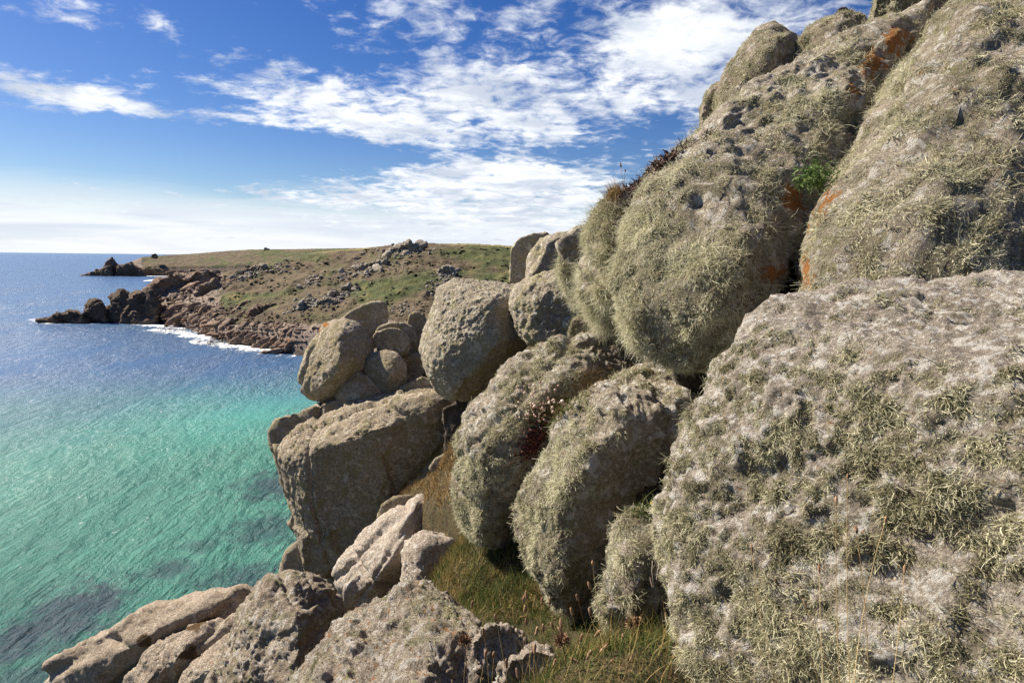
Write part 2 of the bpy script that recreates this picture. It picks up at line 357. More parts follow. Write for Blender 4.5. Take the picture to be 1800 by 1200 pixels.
# ------------------------------------------------------------------ headlands
def heath_mat(name, far=False):
    m, t, b = new_mat(name)
    g = t.n('ShaderNodeTexCoord').outputs['Object']
    s = t.n('ShaderNodeSeparateXYZ', ins={0: g})
    n1 = t.noise(g, .030, 7, .62, .8); n2 = t.noise(g, .16, 7, .66, .4); n3 = t.noise(g, .9, 5, .7)
    brown = t.mix(t.step(n2, .35, .65), (.095, .07, .042), (.175, .13, .075))
    green = t.mix(t.step(n2, .35, .65), (.058, .075, .024), (.12, .125, .04))
    dry = t.mix(n3, (.19, .145, .064), (.26, .21, .10))
    ga = t.n('ShaderNodeAttribute', attribute_name='green').outputs['Fac']
    c = t.mix(t.step(t.math('ADD', n1, t.math('MULTIPLY', ga, .3)), .49, .63), brown, green)
    c = t.mix(t.step(n2, .55, .72, 0, .7), c, dry)
    fa = t.n('ShaderNodeAttribute', attribute_name='field').outputs['Fac']
    c = t.mix(t.step(fa, .3, .7), c, (.26, .22, .085))
    c = t.mix(t.step(n3, .35, .75, 0, .55), c, t.mix(1.0, c, (.4, .42, .4), 'MULTIPLY'))
    ra = t.n('ShaderNodeAttribute', attribute_name='rocky').outputs['Fac']
    rk = t.mix(t.step(n3, .3, .7), (.16, .12, .09), (.34, .27, .21))
    c = t.mix(t.step(t.math('ADD', ra, t.math('MULTIPLY', t.math('SUBTRACT', n2, .5), 1.4)), .4, .58), c, rk)
    wet = t.step(t.math('ADD', s.outputs[2], t.math('MULTIPLY', t.math('SUBTRACT', n2, .5), 3)), 2.2, .8)
    c = t.mix(t.math('MULTIPLY', wet, .8), c, (.03, .025, .022))
    t.set(b.inputs['Base Color'], c); b.inputs['Roughness'].default_value = .95
    h = t.math('ADD', t.math('MULTIPLY', n3, .7), t.math('MULTIPLY', t.noise(g, 2.6, 4, .6), .5))
    bp = t.n('ShaderNodeBump', ins={'Height': h, 'Strength': .9, 'Distance': 1.0}); t.L.new(bp.outputs[0], b.inputs['Normal'])
    MATS[name] = m; return m
heath_mat('heath')

class Land:
    def __init__(s, uw, vw, us, vs, ds, u0, u1, n, rows, amp, prof, seed, deff):
        s.u = np.linspace(u0, u1, n)
        s.vw = np.interp(s.u, uw, vw); s.vs = np.interp(s.u, us, vs); s.ds = np.interp(s.u, us, ds)
        k = 7
        Wp = np.array([sea_pt(a, b_) for a, b_ in zip(s.u, s.vw)])
        Sp = np.array([P(a, b_, c_) for a, b_, c_ in zip(s.u, s.vs, s.ds)])
        s.t = np.concatenate([np.linspace(-.12, 0, 6)[:-1], np.linspace(0, 1, rows), 1 + np.array([.04, .1, .2, .4, .8, 1.6, 2.6])])
        V = np.zeros((n, len(s.t), 3)); 
        for j, tt in enumerate(s.t):
            hor = Wp + (Sp - Wp) * tt
            z = Sp[:, 2] * (prof(np.clip(tt, 0, 1))) + (min(tt, 0) * 40)
            if tt > 1: z = Sp[:, 2] - (tt - 1) * 3.0 * deff
            V[:, j, :2] = hor[:, :2]; V[:, j, 2] = z
        s.V0 = V.copy()
        flat = V.reshape(-1, 3); tt = np.tile(s.t, n)
        q = flat * np.array([1, 1, .6])
        env = smooth(0, .12, tt) * (1 - .85 * smooth(.86, 1.0, tt))
        dzv = amp * env * (fbm(q, 1 / 38., 4, seed) * 2.4 + fbm(q, 1 / 9., 3, seed + 9, ridge=True) * .9) + .32 * fbm(q, 1 / 1.8, 2, seed + 3) * smooth(0, .1, tt)
        flat[:, 2] += dzv
        s.V = flat.reshape(V.shape)
        i, j = np.meshgrid(np.arange(n - 1), np.arange(len(s.t) - 1), indexing='ij')
        a = i * len(s.t) + j; m_ = len(s.t)
        s.F = np.stack([a, a + m_, a + m_ + 1, a + 1], -1).reshape(-1, 4)
        s.flat = flat; s.tt = tt; s.uu = np.repeat(s.u, len(s.t))
    def at(s, u, v):
        i = int(np.clip(np.searchsorted(s.u, u), 1, len(s.u) - 1))
        f = (u - s.u[i - 1]) / (s.u[i] - s.u[i - 1])
        colv = s.V[i - 1] * (1 - f) + s.V[i] * f
        sel = (s.t >= 0) & (s.t <= 1)
        pv = np.array([to_px(p)[1] for p in colv[sel]])
        k = int(np.argmin(np.abs(pv - v)))
        return colv[sel][k]
def prof(t): return .16 * smooth(0, .05, t) + .84 * t ** .8
NEAR = Land([80, 140, 240, 300, 345, 400, 470, 520, 700, 960], [561, 560, 561, 570, 581, 603, 613, 624, 640, 655],
            [240, 243, 247, 254, 275, 300, 330, 365, 400, 440, 480, 520, 560, 620, 680, 720, 760, 850, 920, 960],
            [562, 560, 552, 533, 508, 494, 485, 480, 478, 468, 458, 449, 443, 438, 431, 428, 428, 429, 431, 433],
            [281, 281, 282, 284, 288, 292, 297, 302, 300, 312, 322, 330, 335, 330, 315, 305, 300, 300, 300, 300], 240, 960, 420, 120, 1.7, prof, 11, 1)
gfield = np.zeros(len(NEAR.flat))
px_u = NEAR.uu; px_v = to_px(NEAR.flat)[1]
green = np.clip(smooth(760, 900, px_u) * smooth(520, 450, px_v) + .9 * np.exp(-((px_u - 410) / 22) ** 2 - ((px_v - 522) / 9) ** 2) * 1.2 + .5 * np.exp(-((px_u - 640) / 50) ** 2 - ((px_v - 505) / 18) ** 2), 0, 1.4)
field = np.exp(-((NEAR.tt - .985) / .02) ** 2) * (smooth(530, 570, px_u) * smooth(665, 640, px_u) + smooth(770, 800, px_u))
field = np.maximum(field, np.exp(-((px_u - 412) / 22) ** 2 - ((px_v - 522) / 9) ** 2) * .75)
rocky = smooth(.11, .04, NEAR.tt) + smooth(420, 360, px_u) * .8
nh = link('headland', make_mesh('headland', NEAR.flat, NEAR.F, {'green': green, 'field': field, 'rocky': rocky}), MATS['heath'])
tag(nh, 'brown heath headland sloping down to a rocky cove', None, kind='structure')
def prof2(t): return .34 * smooth(0, .12, t) + .66 * t ** .85
FAR = Land([145, 290, 420, 640], [482.6, 484.8, 487, 490], [209, 210, 211, 213, 216, 227, 250, 300, 340, 400, 440, 480, 520, 560, 640],
           [484, 483, 480, 475, 469, 461, 452, 448, 446, 441, 438.5, 438, 438, 437, 436], [850, 851, 853, 856, 862, 872, 890, 915, 930, 945, 955, 955, 955, 955, 955], 209, 640, 230, 70, 1.0, prof2, 31, 2)
px_v = to_px(FAR.flat)[1]
fh = link('headland', make_mesh('headland', FAR.flat, FAR.F, {'green': .35 * smooth(430, 500, FAR.uu), 'field': np.zeros(len(FAR.flat)), 'rocky': smooth(.12, .05, FAR.tt) + 1.0 * smooth(262, 236, FAR.uu)}), MATS['heath'])
tag(fh, 'distant low headland running out to a pointed crag', None, kind='structure')

# ------------------------------------------------------------------ boulders
def planes_of(pts):
    bm = bmesh.new()
    for p in pts: bm.verts.new(p)
    bmesh.ops.convex_hull(bm, input=bm.verts)
    bmesh.ops.recalc_face_normals(bm, faces=bm.faces)
    c = np.mean([f.calc_center_median()[:] for f in bm.faces for _ in range(1)], axis=0)
    A = np.array([f.calc_area() for f in bm.faces]); C = np.array([f.calc_center_median()[:] for f in bm.faces]); N = np.array([f.normal[:] for f in bm.faces])
    bm.free()
    c = (A[:, None] * C).sum(0) / A.sum()
    D = ((C - c) * N).sum(1)
    keep = []
    o = np.argsort(-A)
    for i in o:
        if A[i] < 1e-9 or D[i] < 1e-4: continue
        dup = False
        for j in keep:
            if N[i] @ N[j] > .975: dup = True; break
        if not dup: keep.append(i)
    return c, N[keep], D[keep]
def body(pts, p, sub, cam_bias=.45):
    pts = np.asarray(pts); c, N, D = planes_of(pts)
    dirs, Fc = ico(sub)
    tocam = nrm(CAM - c)
    q = pts - c
    ax = np.stack([RIGHT, UP, FWD]); ext = np.maximum(np.abs(q @ ax.T).max(0), .05)
    e = dirs + cam_bias * tocam
    e = (e @ ax.T * ext) @ ax
    e = nrm(e)
    g = np.maximum((e @ N.T) / D, 0)
    r = (g ** p).sum(1) ** (-1 / p)
    r *= 1.03 ** (14.0 / p)
    return c + e * r[:, None], Fc
def lobe_pts(lb):
    o = [P(*q) for q in lb['o']]
    ctr = np.mean(o, axis=0)
    sh = lb.get('shrink', .8)
    oa = np.array(lb['o'], float); pc = oa[:, :2].mean(0)
    back = [P(*(pc + (q[:2] - pc) * sh), q[2] + lb['back']) for q in oa]
    return o + [P(*q) for q in lb.get('f', [])] + back + [P(*q) for q in lb.get('b', [])]
BOULD = []; SHAG = []
PK = 2.1
def boulder(name, label, mat, lobes, p=14, sub=5, amp=.03, grooves=(), orange=(), soil=None, lichen=None, lump=0.0, ribs=None, cat='boulder', group=None, gran=.006, crack=.03, facet=.022):
    Vs, Fs, off = [], [], 0
    allp = np.concatenate([lobe_pts(l) for l in lobes])
    size = np.linalg.norm(allp.max(0) - allp.min(0)) * .5
    seed = zlib.crc32((label + str(lobes[0]['o'][0])).encode()) % 9999
    for lb in lobes:
        V, Fc = body(lobe_pts(lb), lb.get('p', p) * PK, lb.get('sub', sub))
        N = vnormals(V, Fc)
        k = lb.get('amp', amp) * size
        d = k * fbm(V, 1.6 / size, 3, seed) + k * .55 * fbm(V, 5.0 / size, 4, seed + 5) + k * .16 * fbm(V, 22 / size, 3, seed + 8)
        d -= k * (.9 if crack > .01 else .3) * np.maximum(0, fbm(V, 2.6 / size, 3, seed + 21, ridge=True) - .35)
        d += k * .45 * fbm(V, 11 / size, 4, seed + 14, .62, ridge=True)
        wq = V + size * .12 * np.stack([fbm(V, 3 / size, 2, seed + 33 + z) for z in range(3)], 1)
        f1, f2 = worley(wq, 1.5 / size, seed)
        d -= crack * size * np.exp(-((f2 - f1) / .05) ** 2) * smooth(-.05, .25, fbm(V, 1.2 / size, 2, seed + 37))
        d -= k * 1.1 * (f1 - .5)
        if facet:
            wq2 = V + size * .05 * np.stack([fbm(V, 6 / size, 3, seed + 43 + z) for z in range(3)], 1)
            d += facet * size * (facets(wq2, 2.0 / size, seed + 7) + .45 * facets(wq2, 5.0 / size, seed + 17) + .2 * facets(wq2, 13.0 / size, seed + 27))
        if lump: d += lump * 1.3 * fbm(V, 2.2, 3, seed + 30, .5) + lump * .55 * fbm(V, 12.0, 3, seed + 32, .6)
        if lump: d += lump * fbm(V, 5.5, 3, seed + 31, .55)
        d += gran * fbm(V, 38 if size < 2 else 20, 2, seed + 41)
        if lb.get('sub', sub) > 6: d += gran * .7 * fbm(V, 24, 4, seed + 42, .65, ridge=True)
        if ribs:
            (ru, rv, rd), fr, ra = ribs
            ax = nrm(RIGHT * ru - UP * rv + FWD * rd)
            x = V @ ax + .25 / fr * fbm(V, fr * .3, 3, seed + 50)
            d -= ra * np.maximum(0, np.cos(2 * np.pi * fr * x) - .55) / .45 * (.35 + .65 * smooth(-.2, .3, fbm(V, fr * .5, 2, seed + 51)))
        for (gu, gv, gd, nu, nv, nd, dep, wid) in grooves:
            n = nrm(RIGHT * nu - UP * nv + FWD * nd)
            x = (V - P(gu, gv, gd)) @ n + wid * 1.3 * fbm(V, .7 / wid / 6, 3, seed + 60)
            d -= dep * np.exp(-(x / wid) ** 2)
        V = V + N * d[:, None]
        Vs.append(V); Fs.append(Fc + off); off += len(V)
    V = np.concatenate(Vs); Fc = np.concatenate(Fs)
    N = vnormals(V, Fc)
    base = np.array([V[:, 0].mean(), V[:, 1].mean(), V[:, 2].min()])
    attrs = {}
    og = np.zeros(len(V))
    for (u, v, d0, r) in orange:
        pu, pv, pd = to_px(V); og = np.maximum(og, np.exp(-(((pu - u) ** 2 + (pv - v) ** 2) / (r * 230) ** 2)) * smooth(-.4, .1, (N * nrm(CAM - V)).sum(1)))
    attrs['orange'] = og
    lm = np.zeros(len(V))
    if lichen: lm = lmask(V, N, lichen, seed) * (1 - .85 * smooth(.35, .8, og))
    attrs['lichen'] = lm
    if soil is not None:
        sv = np.zeros(len(V))
        for (u, v, d0, r) in soil: sv = np.maximum(sv, np.exp(-(np.linalg.norm(V - P(u, v, d0), axis=1) / r) ** 2))
        attrs['soil'] = sv
    me = make_mesh(name, V - base, Fc, attrs)
    o = link(name, me, MATS[mat], loc=base)
    tag(o, label, cat, group)
    BOULD.append((o, V, Fc, N))
    if lichen: SHAG.append((o, base, V, Fc, N, lm, lichen, seed))
    return o
def lmask(V, N, L, seed):
    wd = nrm(np.array(L.get('dir', (-.8, -.15, .35))))
    m = smooth(*L.get('face', (-.25, .3)), N @ wd)
    n = fbm(V, L.get('freq', 2.6), 5, seed + 70, .6)
    m = m * smooth(L.get('thr', -.1) - .12, L.get('thr', -.1) + .12, n)
    m = m * smooth(-.34, .0, fbm(V, L.get('freq', 2.6) * 4.2, 3, seed + 75))
    for (u, v, d0, r, k) in L.get('blobs', ()):
        m = m + k * np.exp(-(np.linalg.norm(V - P(u, v, d0), axis=1) / r) ** 2)
    return np.clip(m, 0, 1)
def ribbons(p0, d0, Ln, wid, segs, droop, curl, r, down=np.array([0, 0, -1.0]), flat_tip=.25):
    n = len(p0); p = p0.copy(); d = nrm(d0)
    side = nrm(np.cross(d, r.normal(size=(n, 3))))
    rows = []
    ws = np.linspace(1, flat_tip, segs + 1)
    cv = r.normal(size=(n, 3))
    for k in range(segs + 1):
        hw = (wid * ws[k] * .5)[:, None]
        rows += [p - side * hw, p + side * hw]
        p = p + d * (Ln / segs)[:, None]
        d = nrm(d + down * droop + cv * curl + r.normal(size=(n, 3)) * curl * .6)
        side = nrm(side - d * (side * d).sum(1, keepdims=True))
    V = np.stack(rows, 1).reshape(-1, 3)
    m = 2 * (segs + 1)
    base = (np.arange(n) * m)[:, None]
    q = np.array([[2 * k, 2 * k + 1, 2 * k + 3, 2 * k + 2] for k in range(segs)])
    Fc = (base[:, :, None] + q[None]).reshape(-1, 4)
    return V, Fc, m
def sample(V, Fc, wgt, n, r):
    a = V[Fc[:, 0]]; b_ = V[Fc[:, 1]]; c_ = V[Fc[:, 2]]
    ar = np.linalg.norm(np.cross(b_ - a, c_ - a), axis=1) * wgt
    if ar.sum() <= 0: return np.zeros((0, 3)), np.zeros(0, int)
    idx = r.choice(len(Fc), n, p=ar / ar.sum())
    s = np.sqrt(r.random(n))[:, None]; t_ = r.random(n)[:, None]
    return a[idx] * (1 - s) + b_[idx] * s * (1 - t_) + c_[idx] * s * t_, idx
def shag(o, base, V, Fc, N, lm, L, seed):
    r = np.random.default_rng(seed)
    fn = nrm(N[Fc].mean(1)); ctr = V[Fc].mean(1)
    vis = smooth(-.25, .05, (fn * nrm(CAM - ctr)).sum(1))
    u, v, d = to_px(ctr)
    vis = vis * ~hidden(u, v, d) * ((u > -80) & (u < 1900) & (v > -90) & (v < 1290))
    wg = (lm[Fc].mean(1)) ** 1.1 * vis
    kk = 8; nt = int(L['n']) // kk
    p, idx = sample(V, Fc, wg, nt, r)
    if not len(p): return
    nn = fn[idx]; big = .45 + .9 * r.random(nt) ** 1.4
    big *= .35 + 1.2 * smooth(-.4, .4, fbm(p, L.get('cf', 9.0) * .5, 2, seed + 80))
    lean = np.stack([fbm(p, L.get('cf', 9.0), 2, seed + 81 + k) for k in range(3)], 1) * .5
    tint = np.clip(.47 + .13 * r.normal(size=nt) + .32 * fbm(p, 3.0, 3, seed + 90) + .2 * fbm(p, 12.0, 2, seed + 95) + L.get('tint', 0), 0, 1)
    rp = lambda a: np.repeat(a, kk, axis=0)
    p, nn, big, lean, tint = rp(p), rp(nn), rp(big), rp(lean), rp(tint); n = len(p)
    rad = r.normal(size=(n, 3)); rad -= nn * (rad * nn).sum(1, keepdims=True)
    p = p + rad * (L['L'] * .16 * big)[:, None] - nn * .003
    d0 = nn * L.get('out', .75) + rad * .62 + np.array([0, 0, -1.0]) * L.get('down', .4) * .6 + lean + r.normal(size=(n, 3)) * .25
    sg = L.get('segs', 2)
    ln = L['L'] * (.5 + .8 * r.random(n)) * big
    wd = L['w'] * .70 * (.55 + .9 * r.random(n))
    Vr, Fr, m_ = ribbons(p, d0, ln, wd, sg, L.get('droop', .35) * 1.6 / sg, .55, r, flat_tip=.45)
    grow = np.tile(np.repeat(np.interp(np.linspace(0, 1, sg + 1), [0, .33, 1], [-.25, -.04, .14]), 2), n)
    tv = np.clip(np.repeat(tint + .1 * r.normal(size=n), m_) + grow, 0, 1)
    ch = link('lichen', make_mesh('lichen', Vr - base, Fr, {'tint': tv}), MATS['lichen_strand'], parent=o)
    tag(ch, 'shaggy grey green lichen tufts', kind='stuff')

def O(d, *pts): return [(q[0], q[1], q[2] if len(q) > 2 else d) for q in pts]

# --- right-hand foreground
boulder('boulder', 'huge foreground boulder with pale crusted top and shaggy lichen flank', 'granite_crust',
    [dict(o=O(2.9, (1160, 960, 2.75), (1212, 790, 2.9), (1268, 680, 2.95), (1285, 590, 2.95), (1340, 540, 3.0), (1480, 514, 3.1), (1640, 494, 3.1), (1850, 476, 3.0), (2150, 480, 2.7), (1245, 1200, 2.4), (1290, 1380, 2.2), (2150, 1450, 1.6)),
          f=O(2, (1310, 660, 2.62), (1500, 680, 2.22), (1760, 680, 1.9), (2100, 730, 1.6), (1330, 1350, 2.15), (1500, 1400, 1.95), (1700, 1400, 1.68), (2100, 1450, 1.4)), back=.9)],
    p=16, sub=7, amp=.026, lump=.03, gran=.019, crack=.008, facet=.012,
    lichen=dict(n=74000, segs=3, L=.036, w=.0040, thr=-.42, dir=(-.45, -.75, -.30), face=(.30, .6), freq=4.2, cf=14, out=.8, down=.4, droop=.3, tint=-.13))
boulder('boulder', 'towering shaggy slab above the pale crusted boulder, right of the crevice', 'granite_shaggy',
    [dict(o=O(3.6, (1412, 515, 3.5), (1424, 435, 3.75), (1478, 348, 3.95), (1512, 288, 4.2), (1554, 208, 4.5), (1584, 155, 4.8), (1626, 105, 5.1), (1680, 35, 5.4), (1740, -40, 5.8), (1900, -300, 6), (2300, -300, 5), (2300, 560, 3.1), (1800, 560, 3.15), (1420, 560, 3.35)),
          f=O(3, (1600, 330, 3.75), (1800, 420, 3.35), (1800, 120, 4.3), (1560, 490, 3.22), (1440, 490, 3.42), (1510, 320, 3.88), (1800, 520, 3.1)), back=1.6, shrink=.95)],
    p=26, sub=7, amp=.02, lump=.055, facet=.004, crack=.012, orange=[(1458, 345, 3.9, .07), (1440, 372, 3.9, .07), (1422, 402, 3.75, .06), (1416, 490, 3.6, .09), (1412, 455, 3.6, .06)],
    lichen=dict(n=56000, L=.060, w=.0056, thr=-.18, dir=(-.55, -.75, -.1), face=(-.02, .4), freq=1.9, cf=6, out=.6, down=.75, droop=.4))
boulder('boulder', 'long slanting slab draped in pale hanging lichen, left of the crevice', 'granite_shaggy',
    [dict(o=O(5, (1650, -5, 6.6), (1520, 55, 6.2), (1400, 124, 5.9), (1300, 186, 5.6), (1228, 242, 5.4), (1155, 305, 5.2), (1105, 375, 5.0), (1082, 440, 4.85), (1078, 540, 4.7), (1100, 590, 4.5), (1205, 650, 4.3), (1280, 640, 4.2), (1330, 550, 4.7), (1318, 440, 5.0), (1352, 318, 5.5), (1425, 200, 6.1), (1540, 82, 6.8)),
          f=O(4, (1160, 480, 4.45), (1210, 450, 4.3), (1285, 500, 4.05), (1315, 380, 4.35), (1150, 560, 4.4), (1260, 590, 4.05), (1340, 530, 4.15), (1340, 430, 4.35), (1372, 312, 4.8), (1408, 250, 5.05), (1452, 180, 5.4), (1494, 124, 5.8), (1575, 60, 6.3), (1318, 420, 4.22)), back=1.8, shrink=.85)],
    p=30, sub=7, amp=.022, lump=.06, facet=.006, crack=.012, orange=[(1575, 70, 6.0, .11), (1535, 110, 5.6, .12), (1500, 160, 0, .06), (1395, 350, 4.7, .12), (1362, 480, 0, .08)],
    lichen=dict(n=68000, segs=3, L=.075, w=.0056, thr=-.08, blobs=[(1120, 500, 4.6, .45, .9), (1190, 585, 4.35, .45, .9), (1105, 430, 4.85, .3, .8), (1260, 440, 4.3, .4, .4), (1270, 600, 4.1, .3, .7)], dir=(-.72, -.6, -.25), face=(.02, .42), freq=2.6, cf=7, out=.55, down=.8, droop=.45, tint=.08))
boulder('boulder', 'dark rock wall with orange stains deep inside the crevice', 'granite_dark_shaded',  # dark tone paints the shade of the crevice; the orange is lichen
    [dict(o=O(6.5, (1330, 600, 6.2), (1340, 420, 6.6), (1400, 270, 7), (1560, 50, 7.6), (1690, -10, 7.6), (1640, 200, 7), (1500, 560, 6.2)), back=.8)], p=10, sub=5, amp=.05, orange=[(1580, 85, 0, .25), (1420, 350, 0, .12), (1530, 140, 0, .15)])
boulder('boulder', 'dark rock wedged under the hanging lichen slab', 'granite_dark_shaded',
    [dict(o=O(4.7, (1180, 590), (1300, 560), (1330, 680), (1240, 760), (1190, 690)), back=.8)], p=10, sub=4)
boulder('boulder', 'shadowed rock in the hollow beside the shaggy flank', 'granite_dark_shaded',
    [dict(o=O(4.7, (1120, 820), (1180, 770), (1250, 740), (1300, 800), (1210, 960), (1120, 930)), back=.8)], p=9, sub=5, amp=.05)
boulder('boulder', 'rounded grey boulder below heather clump on the ridge', 'granite_grey',
    [dict(o=O(6.2, (1026, 425), (1042, 372), (1075, 342), (1110, 330), (1126, 370), (1105, 430), (1070, 460), (1040, 455)), f=O(5.8, (1070, 400), (1085, 430)), back=.8)], p=10, sub=5, amp=.04,
    lichen=dict(n=7000, L=.08, w=.0052, thr=.0, dir=(-.9, -.2, .2), face=(0, .4)))
boulder('boulder', 'squat shaggy block under the rounded grey ridge boulder', 'granite_shaggy',
    [dict(o=O(6.0, (1024, 450), (1050, 425), (1110, 425), (1120, 540), (1090, 585), (1050, 580), (1030, 540), (1022, 495)), f=O(5.6, (1060, 500), (1085, 530)), back=.9)], p=9, sub=5, amp=.05, lump=.07,
    lichen=dict(n=16000, L=.10, w=.0052, thr=-.4, dir=(-.7, -.6, .2), face=(-.2, .2), tint=.06))
boulder('boulder', 'narrow knobbly upright rock behind the squat shaggy block', 'granite_shaggy',
    [dict(o=O(7.3, (984, 430), (992, 415), (1012, 400), (1040, 392), (1050, 500), (1020, 545), (995, 515), (988, 470)), back=.8)], p=9, sub=5, amp=.06, lump=.05,
    lichen=dict(n=6000, L=.09, w=.006, thr=-.1, dir=(-.8, -.4, .2), face=(0, .4)))
boulder('boulder', 'ridge rock carrying the dark heather', 'granite_grey',
    [dict(o=O(6.3, (1082, 352), (1130, 318), (1200, 272), (1235, 248), (1250, 330), (1110, 420)), back=.9)], p=12, sub=5, amp=.03)
boulder('boulder', 'small mossy lump under the squat shaggy block', 'granite_grey',
    [dict(o=O(7.2, (996, 590), (1005, 562), (1030, 547), (1060, 552), (1085, 575), (1070, 610), (1010, 612)), back=.7)], p=8, sub=4, amp=.06,
    lichen=dict(n=3500, L=.05, w=.006, thr=-.2, dir=(-.6, -.3, .6), face=(-.1, .3), tint=-.1))
# --- skyline boulders
boulder('boulder', 'tall upright skyline boulder with shaded side and low shoulder', 'granite_grey',
    [dict(o=O(7.5, (1262, 160), (1290, 102), (1330, 55), (1362, 42), (1386, 55), (1394, 120), (1390, 210), (1300, 300), (1250, 270)), f=O(6.9, (1350, 80, 7.0), (1342, 130), (1318, 215, 6.8), (1270, 230, 7.0)), back=1.4),
     dict(o=O(7.6, (1226, 260), (1232, 190), (1248, 160), (1266, 148), (1282, 165), (1290, 270), (1250, 300)), back=1.0)], p=12, sub=5, amp=.03, lump=.03,
    lichen=dict(n=16000, L=.032, w=.0062, thr=-.1, dir=(-.8, -.4, .3), face=(-.05, .25), tint=-.06))
boulder('boulder', 'small rock filling the notch between two skyline boulders', 'granite_grey',
    [dict(o=O(8.0, (1374, 75), (1398, 63), (1418, 70), (1420, 160), (1380, 160)), back=.8)], p=9, sub=4, amp=.05)
boulder('boulder', 'domed skyline boulder topped by a small black stone', 'granite_grey',
    [dict(o=O(7.2, (1388, 105), (1400, 75), (1432, 42), (1480, 22), (1508, 26), (1524, 48), (1520, 110), (1450, 170), (1390, 180)), f=O(6.7, (1470, 70), (1440, 110)), back=1.2)], p=10, sub=5, amp=.04, lump=.04,
    lichen=dict(n=11000, L=.03, w=.0062, thr=-.15, dir=(-.7, -.6, .3), face=(-.2, .2), tint=-.1))
boulder('stone', 'small black stone perched on the domed skyline boulder', 'granite_dark_shaded',
    [dict(o=O(7.3, (1468, 25), (1472, 17), (1480, 12), (1488, 13), (1494, 20), (1494, 28), (1470, 28)), back=.12)], p=9, sub=3, amp=.03, cat='stone', gran=0)
boulder('boulder', 'lichen grown pinnacle leaning over the orange stained slab', 'granite_grey',
    [dict(o=O(7.0, (1518, 70), (1530, 30), (1545, -20), (1575, -40), (1580, 60), (1540, 110)), back=1.0),
     dict(o=O(6.9, (1565, 60), (1562, 0), (1600, -50), (1700, -60), (1680, 40), (1600, 80)), back=1.0)], p=9, sub=5, amp=.04, lump=.04,
    lichen=dict(n=9000, L=.04, w=.006, thr=-.15, dir=(-.7, -.6, .3), face=(-.2, .2)))
# --- middle distance
boulder('boulder', 'big blocky boulder with flat pale top beside the stack', 'granite_far',
    [dict(o=O(14, (739, 610), (760, 540), (782, 500), (800, 491), (910, 496, 14.8), (926, 520, 14.6), (936, 600), (838, 702), (802, 710), (768, 690), (745, 645)),
          f=O(13.2, (800, 512, 13.5), (868, 533, 12.9), (905, 520, 13.4), (760, 640, 13.3), (800, 690, 13.2), (880, 600, 12.7), (850, 560, 12.8), (920, 590, 13.2)), back=2.2)],
    p=26, sub=7, amp=.018, gran=.02, facet=.014, crack=.012)
boulder('boulder', 'angular dark faced block leaning on the flat topped boulder', 'granite_far',
    [dict(o=O(12.6, (900, 532), (912, 500), (960, 478), (1000, 470), (1032, 482), (1045, 540), (1045, 600), (945, 608), (916, 588), (906, 560)),
          f=O(12, (920, 535, 12.2), (1000, 492, 12.0), (1040, 525, 11.9), (940, 600, 12.0), (1040, 605, 11.8)), back=1.4)],
    p=22, sub=6, amp=.03, gran=.03, lump=.04)
boulder('boulder', 'left upright slab standing behind the dark faced block', 'granite_far',
    [dict(o=O(17, (895, 500), (896, 440), (908, 420), (935, 410), (962, 408), (970, 420), (940, 500)), back=1.4)], p=14, sub=5, amp=.03)
boulder('boulder', 'right upright slab standing behind the dark faced block', 'granite_far',
    [dict(o=O(16, (921, 505), (928, 450), (945, 422), (970, 411), (1000, 404), (1030, 402), (1030, 500)), f=O(15.6, (935, 480), (960, 430)), back=1.4)], p=14, sub=5, amp=.03)
boulder('boulder', 'leaning egg shaped boulder at the seaward end of the stack', 'granite_stack',
    [dict(o=O(18, (523, 675), (528, 640), (540, 600), (565, 567), (600, 556), (638, 568), (657, 602), (655, 645), (620, 690), (570, 708), (545, 706), (530, 695)), f=O(17, (600, 640, 16.7), (590, 590, 17.0), (570, 680, 17.1)), back=2.2)],
    p=9, sub=6, amp=.025, gran=.02, facet=.006, crack=.006, orange=[(573, 570, 17.3, .035), (560, 580, 17.3, .02)], grooves=[(533, 650, 18, 1, .3, .25, .12, .07)])
boulder('boulder', 'wedge shaped boulder behind the egg shaped one', 'granite_stack',
    [dict(o=O(20.5, (580, 580), (612, 548), (655, 527), (680, 531), (684, 560), (672, 610), (600, 615)), back=1.8)], p=11, sub=5, amp=.025, gran=.02, facet=.006, crack=.006)
boulder('boulder', 'flat topped boulder tucked behind the small oval stone of the stack', 'granite_stack',
    [dict(o=O(19.2, (657, 590), (662, 573), (680, 567), (715, 566), (728, 574), (734, 600), (730, 630), (670, 640)), back=1.2)], p=10, sub=5, amp=.03, gran=.02, facet=.006, crack=.006)
boulder('boulder', 'small oval boulder resting on the round one in the stack', 'granite_stack',
    [dict(o=O(18.2, (653, 598), (658, 584), (680, 576), (702, 577), (718, 592), (722, 612), (712, 627), (690, 620), (664, 614)), back=1.0)], p=8, sub=5, amp=.025, gran=.02, facet=.006, crack=.006)
boulder('boulder', 'narrow upright boulder squeezed beside the flat topped boulder', 'granite_stack',
    [dict(o=O(19.5, (713, 580), (718, 553), (732, 545), (748, 555), (755, 600), (750, 650), (722, 650)), back=1.2)], p=9, sub=5, amp=.03, gran=.02, facet=.006, crack=.006)
boulder('boulder', 'round boulder in the middle of the stack', 'granite_stack',
    [dict(o=O(17.6, (638, 645), (646, 625), (672, 613), (698, 617), (714, 638), (718, 668), (704, 692), (682, 704), (660, 692), (643, 668)), f=O(17, (685, 660)), back=1.2)], p=8, sub=5, amp=.03, gran=.02, facet=.006, crack=.006)
